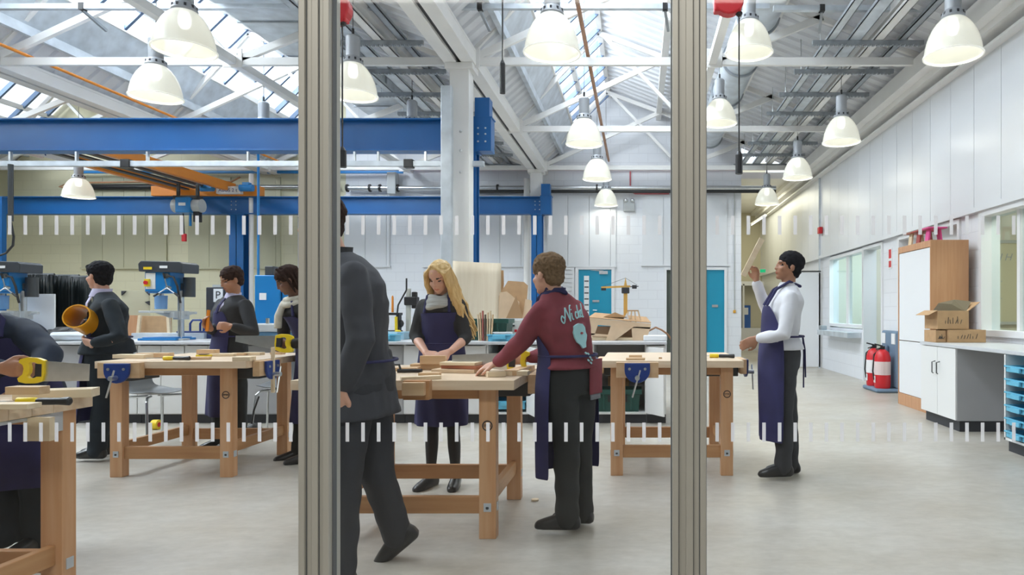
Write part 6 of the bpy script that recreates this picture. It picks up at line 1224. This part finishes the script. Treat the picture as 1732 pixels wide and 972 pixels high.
# --- leaning pupil with scarf
def ex4(root, J, L):
    neb, sf, sl, k = L['neb'], L['sf'], L['sl'], L['k']; m = mat('cream_scarf', (.60, .57, .48), .85, bump=.3, scale=30, var=.08); mb = MB(); up = Vector((0,0,1))
    for z, r in ((.02, .07), (-.02, .082)): mb.tube([neb+up*(z-.02*cos(t))+sl*r*sin(t)+sf*(r*cos(t)+.01) for t in [2*pi*j/20 for j in range(21)]], .024, 10, ref=(0,0,1))
    mb.tube([neb+sf*.09+up*-.02+sl*.03, neb+sf*.13-up*.12+sl*.03, neb+sf*.135-up*.22+sl*.03], [.025, .03, .03], 10); remeshed(mb, 'scarf', m, root, .008, 1)
person('dark-haired pupil in cream scarf and navy apron leaning over with a yellow-handled saw', (W(508, 0, 5.52).x, 5.52), (-.85, -.5), dict(pelvis=(534, 612, 5.60), waist=(530, 580, 5.56), chest=(519, 545, 5.5), neck=(502, 508, 5.45), head=(486, 474, 5.38),
    shR=(482, 524, 5.56), elR=(480, 572, 5.62), wrR=(486, 582, 5.42), shL=(520, 522, 5.36), elL=(520, 582, 5.26), wrL=(487, 580, 5.22), knR=(514, 690, 5.62), knL=(532, 690, 5.50), anR=(504, 762, 5.62), anL=(522, 766, 5.46)),
    SK_D, .95, ('jumper', C_blk), ('trousers', C_black), ('bun', H_drk), SHOE, .95, hem=.80, head_f=(-.78, -.42, -.42), extra=ex4, hands={'L': dict(d=(-1, 0, 0), n=(0, -1, .2), curl=.9), 'R': dict(d=(-.6, -.6, 0), curl=.8)},
    long_apron=dict(hem=EYE-(715-528)*5.5/F, wide=95, flare=.01, e=.03, bib=50))
# --- nearest pupil sawing at left
person('pupil in navy blazer and apron sawing at the nearest workbench, head out of view', (W(35, 0, 3.45).x, 3.45), (-.1, -1), dict(pelvis=(38, 672, 3.47), waist=(28, 628, 3.44), chest=(8, 585, 3.38), neck=(-38, 535, 3.30), head=(-92, 492, 3.18),
    shR=(-52, 575, 3.32), elR=(-80, 640, 3.15), wrR=(0, 622, 2.96), shL=(36, 556, 3.34), elL=(82, 600, 3.22), wrL=(48, 660, 3.02), knR=(0, 800, 3.44), knL=(72, 800, 3.44), anR=(2, 896, 3.38), anL=(72, 900, 3.46)),
    SK_M, 1.0, ('blazer', mat('navy_blazer', (.008, .018, .042), .8, var=.15, scale=14, bump=.1)), ('trousers', C_dblue), ('crop', H_blk), SHOE, 1.12, hem=EYE-(690-528)*3.45/F, hands={'R': dict(d=(1, 0, -.05), n=(.1, -1, .2), curl=.8, side=-1), 'L': dict(d=(-.8, -.5, -.2), n=(0, 0, 1), curl=.3)},
    long_apron=dict(hem=EYE-(818-528)*3.42/F, wide=100, flare=.02, e=.03, bib=50), tr_loose=1.2)
# --- handsaws
def saw(loc, rz, label, rx=0, L=.40, tip=(.02, -.025), ry=0):
    """blade runs +X from the handle"""
    o = thing('handsaw', label, 'saw', loc, rz, 'yellow-handled handsaws'); o.rotation_euler = (rx, ry, rz)
    MB().prism([(.02, .045), (L, tip[0]), (L, tip[1]), (.02, -.065)], -.0012, .0012, 'Y').build('blade', M_steel, o)
    ro = [Vector((p, 0, q)) for p, q in ((.035, .048), (.0, .060), (-.055, .062), (-.095, .050), (-.100, .034), (-.078, .020), (-.072, .0), (-.078, -.030), (-.105, -.052), (-.098, -.070), (-.06, -.078), (-.01, -.076), (.03, -.062), (.038, -.02))]
    ri = [Vector((p, 0, q)) for p, q in ((.0, .028), (-.015, .036), (-.035, .038), (-.045, .032), (-.048, .026), (-.044, .014), (-.042, .0), (-.045, -.022), (-.055, -.036), (-.052, -.044), (-.04, -.050), (-.02, -.048), (-.004, -.040), (.0, -.01))]
    y = Vector((0, .012, 0)); mb = MB(); mb.loft([[p-y for p in ro], [p+y for p in ro], [p+y for p in ri], [p-y for p in ri], [p-y for p in ro]], False); mb.build('handle', M_yel, o, bevel=.003)
    MB().box(-.012, .025, -.0135, .0135, -.04, .03).build('black_insert', M_black, o, bevel=.003); return o
s1 = saw(tuple(W(66, 624, 2.93)), 0, 'yellow-handled saw held by the pupil at the far left', ry=.03, L=.27, tip=(.035, -.055)); s1.scale = (.8, .8, .8)
saw(tuple(W(474, 578, 5.18)), pi, 'yellow-handled saw held by the leaning pupil in the scarf', L=.34, ry=-.08)
saw(tuple(W(868, 609, 4.02)), pi, 'yellow-handled saw held by the boy in maroon on the central workbench', L=.36, ry=-.03)
o = thing('shoulder_bag', 'small black bag slumped on the floor behind the left-hand workbench', 'bag', (W(429, 0, 6.5).x, 6.5, 0)); mb = MB(); mb.ell((0, 0, .07), (.08, .07, .08), 14); mb.build('bag_body', M_black, o, smooth=True); MB().tube([(-.02, 0, .13), (.0, 0, .26), (.05, 0, .40)], .008, 6).build('strap', M_black, o)
